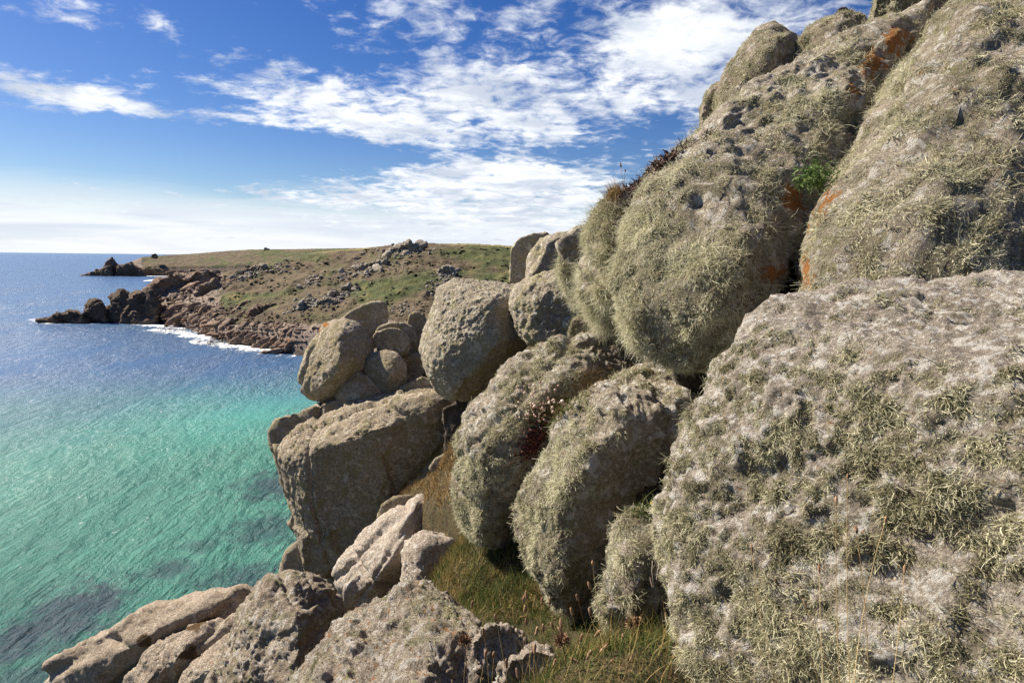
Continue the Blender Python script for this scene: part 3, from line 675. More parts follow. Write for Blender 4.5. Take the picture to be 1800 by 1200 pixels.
boulder('boulder', 'low flat boulder beneath the round one in the stack', 'granite_stack',
    [dict(o=O(17.5, (589, 695), (600, 672), (628, 650), (655, 662), (678, 692), (670, 710), (628, 725), (597, 722)), f=O(17, (630, 700, 16.9)), back=1.6)], p=10, sub=5, amp=.025, gran=.02, facet=.006, crack=.006)
boulder('boulder', 'fist like rock wedged behind the round boulder', 'granite_stack',
    [dict(o=O(18.6, (700, 640), (715, 622), (738, 622), (746, 650), (735, 680), (705, 680)), back=.8)], p=8, sub=4, amp=.05, gran=.02)
boulder('boulder', 'shadowed rock under the flat topped boulder', 'granite_stack',
    [dict(o=O(17.2, (700, 680), (740, 660), (790, 680), (800, 720), (730, 720)), back=1.4)], p=9, sub=4, amp=.05, gran=.02)
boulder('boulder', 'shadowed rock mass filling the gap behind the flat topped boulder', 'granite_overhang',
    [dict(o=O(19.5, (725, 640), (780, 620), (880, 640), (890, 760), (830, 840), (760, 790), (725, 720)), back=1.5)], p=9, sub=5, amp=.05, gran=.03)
boulder('boulder', 'dark rock in the hollow between overhang and ribbed slab', 'granite_dark_shaded',
    [dict(o=O(15.2, (775, 720), (815, 700), (870, 690), (860, 760), (815, 825), (785, 800)), back=1.2)], p=9, sub=5, amp=.05, gran=.03)  # filler rock, the hollow's shade put into its dark colour
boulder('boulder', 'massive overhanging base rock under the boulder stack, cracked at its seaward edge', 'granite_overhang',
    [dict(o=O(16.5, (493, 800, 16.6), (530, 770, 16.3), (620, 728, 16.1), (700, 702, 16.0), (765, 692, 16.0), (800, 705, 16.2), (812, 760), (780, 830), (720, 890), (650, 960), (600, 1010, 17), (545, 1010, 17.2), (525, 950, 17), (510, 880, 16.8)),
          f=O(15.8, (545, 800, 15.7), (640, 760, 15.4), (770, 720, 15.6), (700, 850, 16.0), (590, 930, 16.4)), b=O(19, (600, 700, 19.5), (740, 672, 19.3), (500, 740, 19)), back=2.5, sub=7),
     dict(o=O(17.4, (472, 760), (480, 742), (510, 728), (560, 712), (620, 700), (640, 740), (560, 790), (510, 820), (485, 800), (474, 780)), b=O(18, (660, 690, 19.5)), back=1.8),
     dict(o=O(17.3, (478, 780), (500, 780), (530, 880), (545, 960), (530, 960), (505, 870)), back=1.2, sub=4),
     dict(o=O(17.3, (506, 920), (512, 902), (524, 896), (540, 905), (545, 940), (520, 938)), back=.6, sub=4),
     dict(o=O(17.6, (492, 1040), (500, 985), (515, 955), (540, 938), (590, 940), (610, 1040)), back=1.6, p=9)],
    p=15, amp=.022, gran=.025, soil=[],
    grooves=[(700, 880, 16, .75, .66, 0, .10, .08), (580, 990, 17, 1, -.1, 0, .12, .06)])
# --- lower slope
boulder('boulder', 'sloping jointed slab with a grassy crack below the overhang', 'granite_pale',
    [dict(o=O(11.8, (578, 1010), (610, 965), (645, 925), (690, 890), (745, 866), (775, 884), (785, 930), (760, 1000), (720, 1060), (660, 1085), (600, 1075)), f=O(11, (720, 900, 11.2), (690, 980, 10.8), (640, 1040, 11.0)), back=1.6),
     dict(o=O(11.2, (600, 1080), (605, 1030), (630, 1005), (660, 1015), (665, 1075)), back=1.0, sub=4)],
    p=14, sub=6, amp=.022, gran=.015, facet=.012, crack=.01, grooves=[(655, 955, 11.3, .72, .69, .1, .10, .05), (700, 950, 11, .75, .5, 0, .07, .04), (635, 1010, 11, -.4, .8, 0, .1, .05)], lump=.03)
boulder('boulder', 'small brown rock at the top of the dry grass patch', 'granite_overhang',
    [dict(o=O(12.2, (752, 822), (765, 805), (790, 795), (815, 790), (815, 830), (770, 845)), back=.8)], p=9, sub=4, amp=.05)
boulder('boulder', 'rock under the brow of dry grass beside the jointed slab', 'granite_overhang',
    [dict(o=O(12.2, (660, 910), (670, 885), (695, 870), (725, 868), (720, 910), (680, 925)), back=.8)], p=9, sub=4, amp=.05)
boulder('boulder', 'pale craggy block beside the green grass bank', 'granite_pale',
    [dict(o=O(9.3, (700, 1040), (712, 980), (722, 945), (742, 930), (775, 938), (802, 948), (790, 1000), (768, 1045)), f=O(8.2, (745, 960, 9.0), (740, 1020, 8.8)), back=1.6)],
    p=20, sub=5, amp=.05, gran=.02, ribs=((.8, -.35, .2), 2.6, .02), facet=.03, crack=.012)
boulder('boulder', 'grey pyramid shaped boulder mottled with lichen crusts', 'granite_grey',
    [dict(o=O(8, (345, 1260), (395, 1140), (430, 1065), (468, 1010), (500, 996), (560, 1004), (596, 1028), (609, 1062), (606, 1120), (600, 1260)), f=O(7.3, (500, 1030, 7.5), (525, 1080, 7.1), (520, 1230, 6.6), (420, 1180, 7.2)), back=1.4)],
    p=13, sub=7, amp=.03, gran=.012, lump=.03)
boulder('boulder', 'foreground rock speckled with orange lichen beside seed heads', 'granite_orange',
    [dict(o=O(4.6, (470, 1260, 4.2), (560, 1130), (600, 1085, 4.8), (670, 1045, 5), (740, 1028, 5), (795, 1055, 4.8), (832, 1080, 4.5), (850, 1130, 4.2), (860, 1300, 3.6), (480, 1320, 3.8)), f=O(3.6, (700, 1120, 4.2), (800, 1130, 4.0), (680, 1280, 3.3)), back=1.0)],
    p=15, sub=7, amp=.03, gran=.02, lump=.06, ribs=((.4, .85, .3), 3.0, .025),
    lichen=dict(n=6000, L=.03, w=.004, thr=.12, dir=(-.5, -.2, .8), face=(.1, .5), freq=3.5, tint=.1, down=.1, blobs=[(770, 1050, 4.7, .25, .8)]))
boulder('rock', 'pale knobbly rock poking out of the seed heads', 'granite_pale',
    [dict(o=O(3.0, (885, 1185), (900, 1155), (935, 1138), (970, 1148), (985, 1190), (985, 1260), (880, 1260)), back=.3), dict(o=O(3.05, (860, 1220), (875, 1175), (905, 1165), (930, 1190), (930, 1260)), back=.3)], p=9, sub=5, amp=.12, gran=.03, cat='rock')
boulder('rock', 'low broken rock between the orange speckled rock and the grass', 'granite_pale',
    [dict(o=O(3.8, (830, 1125), (850, 1100), (885, 1095), (920, 1118), (935, 1150), (900, 1180), (840, 1180)), back=.35)], p=10, sub=5, amp=.12, gran=.03, cat='rock')
boulder('boulder', 'broad layered slab sloping down to the sea with brown grass in its joints', 'granite_slab',
    [dict(o=O(18, (66, 1260), (70, 1172), (120, 1138), (210, 1090), (300, 1050), (380, 1028), (450, 1026), (480, 1060), (340, 1140), (220, 1220), (120, 1300)), f=O(17, (300, 1090, 17.2), (180, 1170, 17.2)), back=2.5),
     dict(o=O(17, (180, 1230), (250, 1150), (330, 1100), (430, 1058), (490, 1070), (460, 1130), (330, 1190), (260, 1270)), f=O(16, (330, 1140, 16.3), (260, 1200, 16.3)), back=1.6),
     dict(o=O(16, (260, 1260), (340, 1160), (400, 1110), (480, 1085), (490, 1180), (400, 1290)), f=O(15.3, (370, 1170, 15.3)), back=1.6)],
    p=12, sub=6, amp=.03, gran=.03, ribs=((.55, .83, .1), .75, .16), soil=[(345, 1085, 17, .45), (390, 1075, 16.6, .4), (330, 1150, 16.2, .35), (250, 1130, 17.2, .3), (400, 1115, 15.8, .4)])
# --- the two shaggy mid slabs
boulder('boulder', 'long ribbed slab with lichen fringe and dark undercut face', 'granite_shaggy',
    [dict(o=O(6.6, (788, 830), (796, 775), (825, 705), (870, 650), (950, 612), (1030, 586), (1110, 572, 6.9), (1130, 640), (1050, 690), (960, 760), (925, 850, 6.8), (922, 965, 6.7), (870, 970, 6.5), (828, 955, 6.3), (800, 910, 6.4)),
          f=O(6, (830, 800, 6.0), (900, 720, 5.9), (1000, 660, 5.9), (850, 890, 5.95), (838, 950, 6.05), (930, 770, 5.95)), back=1.2)],
    p=15, sub=7, amp=.02, gran=.012, lump=.03, grooves=[(890, 720, 5.95, .72, .69, 0, .09, .045), (880, 680, 6, .72, .69, 0, .04, .03), (960, 640, 6, .4, .9, 0, .03, .03)],
    lichen=dict(n=38000, L=.042, w=.0064, thr=-.05, dir=(-.8, -.55, .05), face=(.2, .6), freq=2.6, cf=8, out=.8, down=.5, droop=.35,
                blobs=[(800, 830, 6.3, .35, .8), (830, 930, 6.1, .35, .8), (860, 850, 5.95, .2, .6)]))
boulder('boulder', 'bulging slab with pale crown, lichen beard and shaded right face', 'granite_shaggy',
    [dict(o=O(5, (898, 920), (912, 860), (955, 775), (1005, 705), (1070, 655), (1140, 634, 5.2), (1235, 668, 5.1), (1256, 715), (1225, 790), (1190, 850), (1130, 930, 5.2), (1085, 1030, 5.0), (1065, 1085, 4.9), (990, 1085, 4.6), (935, 1010, 4.7)),
          f=O(4.4, (1090, 740, 4.35), (1200, 720, 4.5), (1000, 840, 4.35), (985, 920, 4.35), (975, 1030, 4.4), (1040, 850, 4.35)), back=1.0)],
    p=14, sub=7, amp=.025, gran=.01, lump=.045,
    lichen=dict(n=38000, L=.040, w=.0056, thr=-.05, dir=(-.85, -.4, -.1), face=(.25, .6), freq=2.8, cf=9, out=.75, down=.6, droop=.4,
                blobs=[(930, 900, 4.6, .28, .9), (960, 1010, 4.5, .25, .9), (1000, 1050, 4.5, .12, .9), (1060, 850, 4.4, .15, .35)]))
boulder('boulder', 'narrow shaggy rock with dead twigs between the bulging slab and the foreground boulder', 'granite_shaggy',
    [dict(o=O(3.5, (1066, 1020), (1085, 940), (1115, 895), (1150, 890), (1195, 920), (1215, 970), (1200, 1060), (1130, 1080), (1080, 1060)), f=O(3.2, (1120, 960), (1140, 1030, 3.2)), back=.6),
     dict(o=O(3.25, (1070, 1110), (1064, 1050), (1085, 1010), (1125, 1000), (1170, 1040), (1180, 1110), (1150, 1180), (1090, 1180)), f=O(3.1, (1115, 1080, 3.05)), back=.5),
     dict(o=O(3.1, (1110, 1190), (1120, 1120), (1160, 1080), (1215, 1080), (1230, 1180)), back=.5, sub=4)],
    p=8, sub=5, amp=.06, lump=.05,
    lichen=dict(n=16000, L=.045, w=.004, thr=-.3, dir=(-.6, -.7, .2), face=(-.2, .2), cf=10, tint=.02))

CELL = 14
def zbuffer():
    zb = np.full((1900 // CELL + 12, 1300 // CELL + 12), 1e9)
    for (o, V, Fc, N) in BOULD:
        for Q in (V, V[Fc].mean(1)):
            u, v, d = to_px(Q); k = (d > .3) & (u > -50) & (u < 1890) & (v > -50) & (v < 1290)
            np.minimum.at(zb, ((u[k] / CELL).astype(int) + 5, (v[k] / CELL).astype(int) + 5), d[k])
    zm = zb.copy()
    for a in (-2, -1, 0, 1, 2):
        for b_ in (-2, -1, 0, 1, 2): zm = np.maximum(zm, np.roll(np.roll(zb, a, 0), b_, 1))
    return zm
ZB = zbuffer()
def hidden(u, v, d):
    i = np.clip((u / CELL).astype(int) + 5, 0, ZB.shape[0] - 1); j = np.clip((v / CELL).astype(int) + 5, 0, ZB.shape[1] - 1)
    return d > ZB[i, j] + .35
for a_ in SHAG: shag(*a_)

# ------------------------------------------------------------------ cliff ground under the boulders
ctrl = [P(*q) for q in [(1000, 1160, 2.5), (1200, 1150, 2.5), (880, 1100, 4.8), (1000, 1095, 4.9), (1080, 1110, 4.4), (850, 1015, 6.2), (800, 968, 7.4), (790, 890, 9.5), (745, 850, 12.0), (700, 895, 14), (690, 1000, 12.8), (640, 1060, 13), (740, 1010, 13), (700, 1070, 12.5), (765, 1070, 9.6), (800, 800, 12.6), (1150, 1000, 5.4), (1250, 800, 6.4),
        (860, 720, 16.0), (960, 620, 14.0), (1050, 600, 8.6), (930, 520, 18.5), (1150, 560, 7.0), (1300, 400, 8.0), (1450, 240, 9.0), (1700, 100, 9.5), (1500, 560, 4.6), (1800, 560, 4.2),
        (1400, 1400, 2.3), (1900, 1500, 2.0), (650, 1150, 6.0), (480, 1150, 10.2), (420, 1250, 12.0), (600, 1080, 13.0), (620, 1010, 18.5), (740, 760, 19), (560, 1050, 21), (250, 1250, 20.5), (640, 1400, 4.0), (800, 1350, 3.2)]]
ctrl += [np.array(q, float) for q in [(-14, 14, 9), (-20, 18, -6), (-12, 24, 8), (-8, 34, -6), (-16, 8, 6), (-24, 4, -8), (-3, 0, 28), (-8, -2, 22), (-14, -6, 10), (2, 0, 30.1), (6, 0, 31.5), (10, 8, 34), (4, 22, 27), (8, 30, 20), (12, 44, -6), (0, 40, -6), (20, 20, 30), (20, 0, 35), (0, -8, 31), (-10, -10, 22), (18, -10, 36), (26, 44, -4), (-26, -10, -6), (-26, 24, -10)]]
ctrl = np.array(ctrl)
def tps(ctrl, q):
    def U(r2): return .5 * r2 * np.log(r2 + 1e-9)
    X = ctrl[:, :2]; n = len(X)
    K = U(((X[:, None] - X[None]) ** 2).sum(-1)) + np.eye(n) * .35
    A = np.zeros((n + 3, n + 3)); A[:n, :n] = K; A[:n, n] = 1; A[:n, n + 1:] = X; A[n, :n] = 1; A[n + 1:, :n] = X.T
    sol = np.linalg.solve(A, np.concatenate([ctrl[:, 2], np.zeros(3)]))
    return U(((q[:, None] - X[None]) ** 2).sum(-1)) @ sol[:n] + sol[n] + q @ sol[n + 1:]
gx = np.concatenate([np.linspace(-27, -6, 40)[:-1], np.linspace(-6, 3, 110)[:-1], np.linspace(3, 21, 30)]); gy = np.concatenate([np.linspace(-11, 0, 14)[:-1], np.linspace(0, 14, 140)[:-1], np.linspace(14, 45, 50)])
GX, GY = np.meshgrid(gx, gy, indexing='ij')
q = np.stack([GX.ravel(), GY.ravel()], 1)
gz = tps(ctrl, q); gV = np.column_stack([q, gz])
def box(u0, u1, v0, v1, d0, d1):
    return lambda u, v, d, c: (smooth(u0 - 15, u0 + 15, u) * smooth(u1 + 15, u1 - 15, u) * smooth(v0 - 12, v0 + 12, v) * smooth(v1 + 15, v1 - 15, v) * (d > d0) * (d < d1))
pu_, pv_, pd_ = to_px(gV); keep_ = np.zeros(len(gV))
for bx_ in [(760, 1340, 985, 1500, 1.0, 6.2), (770, 965, 930, 1090, 4.2, 8.6), (700, 850, 795, 885, 8, 15)]:
    keep_ = np.maximum(keep_, box(bx_[0] - 25, bx_[1] + 25, bx_[2] - 25, bx_[3] + 25, *bx_[4:])(pu_, pv_, pd_, None))
front_ = (pd_ > .5)
gV[:, 2] -= np.where(front_, (1 - keep_) * np.clip(.12 * np.abs(pd_), .15, 1.5), 0)
gV[:, 2] += .10 * fbm(gV, 1.3, 4, 5) + .25 * fbm(gV, .35, 3, 6) * smooth(4, 10, np.abs(gV[:, 0]) + np.abs(gV[:, 1] - 6) * .5)
i, j = np.meshgrid(np.arange(len(gx) - 1), np.arange(len(gy) - 1), indexing='ij'); a = (i * len(gy) + j).ravel()
gF = np.stack([a, a + len(gy), a + len(gy) + 1, a + 1], -1)
m, t, b = new_mat('cliff_soil')
co = t.n('ShaderNodeTexCoord').outputs['Object']
n1 = t.noise(co, 2.2, 7, .65, .3); n2 = t.noise(co, 16, 6, .65)
c = t.mix(t.step(n1, .35, .65), (.035, .028, .015), (.085, .062, .032)); c = t.mix(t.step(n2, .45, .7, 0, .7), c, (.05, .06, .018))
t.set(b.inputs['Base Color'], c); b.inputs['Roughness'].default_value = .95
bp = t.n('ShaderNodeBump', ins={'Height': n2, 'Strength': .8, 'Distance': .05}); t.L.new(bp.outputs[0], b.inputs['Normal'])
MATS['soil'] = m
cliff = link('cliff_ground', make_mesh('cliff_ground', gV, gF), m)
tag(cliff, 'earthy cliff slope beneath the boulders', None, kind='structure')

# ------------------------------------------------------------------ grass (bent ribbons rooted on the cliff ground)
gT = np.concatenate([gF[:, [0, 1, 2]], gF[:, [0, 2, 3]]])
gN = vnormals(gV, gT)
def ground_patch(wfun):
    c_ = gV[gT].mean(1); u, v, d = to_px(c_)
    return wfun(u, v, d, c_) * (d > .4)
def grass(name, label, wf, n, L, wd, mat, seed, lean=(0, 0, 1), curl=.22, droop=.12, tint=0.0, segs=4):
    r = np.random.default_rng(seed)
    p, idx = sample(gV, gT, ground_patch(wf), n, r)
    tuft = fbm(p, 6.0, 3, seed)
    d0 = np.array(lean) + r.normal(size=(n, 3)) * .38 + np.stack([fbm(p, 3.0, 2, seed + k) for k in (1, 2, 3)], 1) * .9
    d0[:, 2] = np.abs(d0[:, 2]) + .25
    ln = L * (.4 + r.random(n)) * (.75 + .5 * tuft)
    V, Fc, m_ = ribbons(p - np.array([0, 0, .015]), d0, ln, wd * (.6 + .8 * r.random(n)), segs, droop, curl, r, flat_tip=.12)
    tv = np.clip(.42 + tint + .28 * r.normal(size=n) + .5 * fbm(p, 3.2, 3, seed + 9), 0, 1)
    o = link(name, make_mesh(name, V, Fc, {'tint': np.repeat(tv, m_)}), MATS[mat]); tag(o, label, 'grass', kind='stuff'); return o
def box(u0, u1, v0, v1, d0, d1):
    return lambda u, v, d, c: (smooth(u0 - 15, u0 + 15, u) * smooth(u1 + 15, u1 - 15, u) * smooth(v0 - 12, v0 + 12, v) * smooth(v1 + 15, v1 - 15, v) * (d > d0) * (d < d1))
grass('grass', 'green grass floor in front of the shaggy slabs', box(820, 1330, 1000, 1350, 1.6, 6.4), 28000, .115, .0052, 'grass_green', 101, segs=3, curl=.32)
grass('grass', 'green and brown grass bank under the ribbed slab', box(770, 960, 930, 1090, 4.4, 8.5), 16000, .17, .0095, 'grass_mixed', 102, tint=-.04, segs=2, curl=.3)
grass('grass', 'dry brown grass patch between overhang and ribbed slab', box(695, 840, 790, 890, 8, 15), 12000, .19, .016, 'grass_dry', 103, tint=.12, segs=2, curl=.3)
grass('grass', 'brown grass in the gap between jointed slab and pale block', box(610, 780, 890, 1090, 8, 14), 5000, .10, .011, 'grass_dry', 105, segs=3, curl=.35)
grass('grass', 'tall straw coloured grass at the foot of the huge boulder', box(900, 1500, 1080, 1500, 1.2, 3.6), 4500, .22, .0036, 'grass_mixed', 104, curl=.14, tint=.1)

# ------------------------------------------------------------------ shore and hillside rocks
UNIT = []
for k in range(14):
    r = np.random.default_rng(500 + k)
    pts = nrm(r.normal(size=(11 + k % 4, 3))) * (.75 + .35 * r.random((11 + k % 4, 1)))
    pts *= np.array([1.0, .8, .62 + .2 * r.random()])
    c_, N_, D_ = planes_of(pts)
    dirs, Fc = ico(3)
    g = np.maximum((dirs @ N_.T) / D_, 0); rr = (g ** 14).sum(1) ** (-1 / 14)
    V = dirs * rr[:, None]
    V = V * (1 + .07 * fbm(V, 2.2, 4, 40 + k))[:, None]
    V -= np.array([0, 0, V[:, 2].min()])
    UNIT.append((make_mesh('shore_rock', V, Fc), V, Fc))
def band(pts, wid, n, smin, smax, r):
    pts = np.array(pts, float); seg = np.linalg.norm(np.diff(pts, axis=0), axis=1); cum = np.concatenate([[0], np.cumsum(seg)])
    out_ = []
    for _ in range(n):
        s = r.random() * cum[-1]
        out_.append((np.interp(s, cum, pts[:, 0]) + r.normal() * wid[0] * .5, np.interp(s, cum, pts[:, 1]) + r.normal() * wid[1] * .5, smin + (smax - smin) * r.random() ** 2))
    return out_
r = np.random.default_rng(77)
HILL = [([(735, 436), (700, 445), (655, 470), (640, 482)], (30, 12), 46, 5, 15), ([(625, 505), (590, 520), (575, 535)], (18, 10), 34, 5, 14), ([(560, 527), (535, 535), (515, 542)], (16, 9), 24, 5, 13),
        ([(465, 468), (435, 480), (410, 492)], (14, 8), 26, 5, 13), ([(500, 468), (480, 475)], (22, 8), 14, 3, 7), ([(795, 472), (775, 490), (755, 510)], (14, 8), 24, 4, 11), ([(560, 487), (530, 505)], (12, 5), 12, 4, 9), ([(640, 465), (600, 490)], (16, 8), 16, 4, 10),
        ([(690, 540), (720, 545)], (30, 8), 12, 3, 8)]
SHORE = [([(350, 572), (420, 590), (520, 608)], (40, 9), 46, 7, 20), ([(380, 545), (470, 575), (540, 585)], (50, 16), 44, 6, 18), ([(300, 520), (350, 545), (400, 560)], (50, 14), 40, 7, 20), ([(290, 500), (340, 492), (390, 495)], (40, 12), 46, 8, 24), ([(250, 545), (300, 555), (340, 562)], (40, 8), 30, 8, 22)]
used = {}
def put_rock(u, v, px, mat, label, group, flat=1.0):
    if not (246 < u < 955): return
    p = NEAR.at(u, v); d = to_px(p)[2]
    k = r.integers(len(UNIT)); key = (k, mat)
    if key not in used:
        me = UNIT[k][0].copy(); me.materials.append(MATS[mat]); used[key] = me
    o = bpy.data.objects.new('shore_rock' if mat == 'granite_shore' else 'hill_rock', used[key]); COL.objects.link(o)
    s = px * d / F * (.85 if mat == 'granite_hill' else .74)
    o.location = p - np.array([0, 0, .35 * s]); o.rotation_euler = (r.normal() * .25, r.normal() * .25 - .15, r.random() * 6.28) if flat == 1 else (r.normal() * .2, -.38 + r.normal() * .18, .45 + r.normal() * .35)
    o.scale = (s * (1 + .5 * r.random()), s, s * flat * (.8 + .5 * r.random())) if flat == 1 else (s * (1.2 + 1.1 * r.random()), s * .85, s * flat * (.7 + .5 * r.random()))
    tag(o, label, 'rock', group)
for bd in HILL:
    for (u, v, px) in band(*bd[:2], bd[2] * 3 // 5, *bd[3:], r): put_rock(u, v, px, 'granite_hill', 'grey granite rock in the outcrops scattered over the heath slope', 'outcrop rocks on the heath slope')
for bd in SHORE:
    for (u, v, px) in band(*bd[:2], bd[2] * 4 // 5, *bd[3:], r): put_rock(u, v, px, 'granite_shore', 'brown sea worn rock among the jumbled rocks along the cove shore', 'rocks along the cove shore', .75)
def rubble(name, label, specs, mat, ks, seed):
    Vs, Fs, off = [], [], 0
    rr_ = np.random.default_rng(seed)
    dv, df = ico(1)
    for bd in specs:
        for (u, v, px) in band(bd[0], (bd[1][0] * 1.25, bd[1][1] * 1.25), bd[2] * ks, 2.0, 7.5, rr_):
            if not (246 < u < 955): continue
            p = NEAR.at(u, v); d = to_px(p)[2]; s = px * d / F * .6
            sc = np.array([1 + .6 * rr_.random(), .8, .5 + .4 * rr_.random()]) * s
            V = dv * (1 + .22 * rr_.normal(size=(len(dv), 1)) * .6) * sc
            an = rr_.random() * 6.28; Rz = np.array([[math.cos(an), -math.sin(an), 0], [math.sin(an), math.cos(an), 0], [0, 0, 1]])
            Vs.append(V @ Rz.T + p); Fs.append(df + off); off += len(V)
    o = link(name, make_mesh(name, np.concatenate(Vs), np.concatenate(Fs), smooth_sh=False), MATS[mat]); tag(o, label, 'rocks', kind='stuff')
rubble('rubble', 'small broken stones among the heath slope outcrops', HILL, 'granite_hill', 5, 5)
rubble('rubble', 'small broken stones along the cove shore', SHORE, 'granite_shore', 9, 6)
strand_mat('scrub', [(0, (.03, .035, .012)), (.5, (.075, .068, .028)), (1, (.14, .105, .05))])
sr_ = np.random.default_rng(44); Vs, Fs, Ts, off = [], [], [], 0
dv, df = ico(1)
for _ in range(2600):
    u = 330 + 620 * sr_.random(); v = 436 + 130 * sr_.random() ** 1.3
    i_ = int(np.clip(np.searchsorted(NEAR.u, u), 0, len(NEAR.u) - 1))
    if v < NEAR.vs[i_] + 4 or v > NEAR.vw[i_] - 22: continue
    if vnoise(np.array([[u / 26., v / 11., 3.3]]), 8)[0] < .0: continue
    p = NEAR.at(u, v); s_ = (1.0 + 2.2 * sr_.random() ** 2) * to_px(p)[2] / F
    V = dv * (1 + .35 * sr_.normal(size=(len(dv), 1))) * np.array([s_ * 1.3, s_ * 1.3, s_ * .7])
    Vs.append(V + p); Fs.append(df + off); off += len(V); Ts.append(np.full(len(V), np.clip(.45 + .28 * sr_.normal(), 0, 1)))
o = link('scrub', make_mesh('scrub', np.concatenate(Vs), np.concatenate(Fs), {'tint': np.concatenate(Ts)}), MATS['scrub']); tag(o, 'low dark scrub dotted over the heath slope', 'scrub', kind='stuff')
# sea rocks off the point and larger shore masses
for nm, lab, mat, d, o_, bk in [
    ('sea_rock', 'low dark rock at the very tip of the point, awash with foam', 'granite_stack_sea', 262, [(72, 565), (95, 557), (126, 548), (145, 552), (150, 565)], 10),
    ('sea_rock', 'rounded dark rock beside the low tip of the point', 'granite_stack_sea', 263, [(136, 563), (150, 540), (160, 531), (175, 531), (184, 545), (186, 563)], 12),
    ('sea_rock', 'tall dark rock standing in the water beyond the rounded one', 'granite_stack_sea', 266, [(178, 563), (188, 540), (197, 517), (210, 508), (224, 511), (234, 530), (225, 563)], 14),
    ('sea_rock', 'dark ridge of rock joining the point to the tall sea rock', 'granite_stack_sea', 268, [(213, 566), (225, 522), (237, 510), (266, 508), (284, 530), (272, 566), (240, 570)], 14),
    ('cliff_crag', 'broad brown crag crowning the rocky point', 'granite_shore', 280, [(240, 545), (252, 505), (280, 488), (310, 478), (345, 474), (380, 480), (390, 500), (330, 530), (260, 555)], 20),
    ('cliff_crag', 'craggy buttress below the green patch on the point', 'granite_shore', 268, [(335, 545), (350, 505), (375, 492), (393, 505), (398, 530), (370, 555), (340, 560)], 10),
    ('cliff_crag', 'low rocky tail in front of the pinnacle crag', 'granite_stack_sea', 810, [(145, 485), (160, 479), (178, 474), (192, 472), (200, 485)], 14),
    ('cliff_crag', 'pinnacle crag at the end of the distant headland', 'granite_stack_sea', 822, [(172, 484), (184, 467), (196, 455), (206, 467), (216, 484)], 14),
    ('cliff_crag', 'dark broken cliff foot beside the pinnacle crag', 'granite_stack_sea', 815, [(200, 486), (206, 468), (216, 464), (232, 468), (246, 474), (256, 486)], 16),
    ('cliff_crag', 'small tor on the crest of the distant headland', 'granite_stack_sea', 850, [(264, 452), (267, 446), (273, 445), (278, 451), (276, 455)], 8)]:
    if nm != 'cliff_crag' or d > 300: d = min(d, to_px(sea_pt(np.mean([q_[0] for q_ in o_]), max(q_[1] for q_ in o_) - 1.2))[2] - 1) if 'tor' not in lab else d
    boulder(nm, lab, mat, [dict(o=O(d, *o_), back=bk)], p=20, sub=5, amp=.12, cat='rock', gran=.5, facet=.055, ribs=((.55, .8, 0), .12 if d < 400 else .08, .9))
for k, (u0, v0, u1, v1, th) in enumerate([(195, 566, 262, 543, 7), (250, 566, 275, 552, 6), (300, 574, 340, 556, 7), (345, 588, 375, 570, 6), (400, 606, 440, 590, 8), (440, 612, 480, 596, 8), (480, 616, 520, 600, 8), (455, 622, 500, 614, 4)]):
    d = to_px(sea_pt((u0 + u1) / 2, max(v0, v1)))[2]
    boulder('shore_slab', 'tilted brown slab dipping into the surf of the cove', 'granite_shore',
            [dict(o=O(d, (u0, v0), (u0 + 6, v0 - th), (u1 - 8, v1 - th * .6), (u1, v1), (u1 - 6, v1 + th), (u0 + 14, v0 + 1)), back=8)], p=14, sub=4, amp=.06, cat='rock', gran=.2, group='tilted slabs in the surf')
for (u, v, ru, rv, lab) in [(712, 442, 34, 11, 'high craggy outcrop breaking the skyline of the heath slope'), (655, 472, 24, 10, 'craggy outcrop just below the skyline crag of the heath slope'), (606, 516, 20, 10, 'craggy outcrop halfway down the heath slope above the cove'), (570, 536, 18, 9, 'lowest craggy outcrop of the heath slope above the cove'),
        (530, 536, 17, 7, 'grey outcrop above the cove beside the lowest craggy outcrop'), (438, 480, 24, 8, 'craggy outcrop above the small green patch on the point'), (782, 484, 16, 11, 'craggy outcrop beside the dark green bracken slope'), (548, 497, 18, 5, 'small pale outcrop alone on the brown slope'), (470, 545, 30, 9, 'broken brown buttress over the cove rocks')]:
    pp = NEAR.at(u, v); d = to_px(pp)[2]
    rr_ = np.random.default_rng(int(u)); o_ = []
    for k in range(9):
        a_ = k / 9 * 6.283; q_ = .75 + .4 * rr_.random()
        o_.append((u + 1.25 * ru * q_ * math.cos(a_), v - 1.3 * rv * q_ * math.sin(a_) - .4 * ru * q_ * math.cos(a_)))
    boulder('outcrop', lab, 'granite_hill' if u != 470 else 'granite_shore', [dict(o=O(d + 1.5, *o_), back=5)], p=14, sub=5, amp=.16, cat='rock', gran=.5, facet=.10, crack=.05)
for k, (ua, ub, vt) in enumerate([(204, 250, 467), (240, 292, 472), (286, 330, 475), (322, 372, 474), (366, 420, 476)]):
    vb = 484.2 + (ua - 250) * .0135
    d = to_px(sea_pt((ua + ub) / 2, vb))[2] - 14; vb += 1.2
    boulder('sea_cliff', 'dark broken sea cliff along the foot of the distant headland', 'granite_stack_sea', [dict(o=O(d, (ua, vb + 1), (ua + 4, vt + 4), (ua + 14, vt), (ub - 12, vt + 1.5), (ub, vt + 6), (ub, vb + 1.6)), back=14)], p=16, sub=5, amp=.10, cat='cliff', gran=.5, facet=.07, group='sea cliffs of the distant headland')
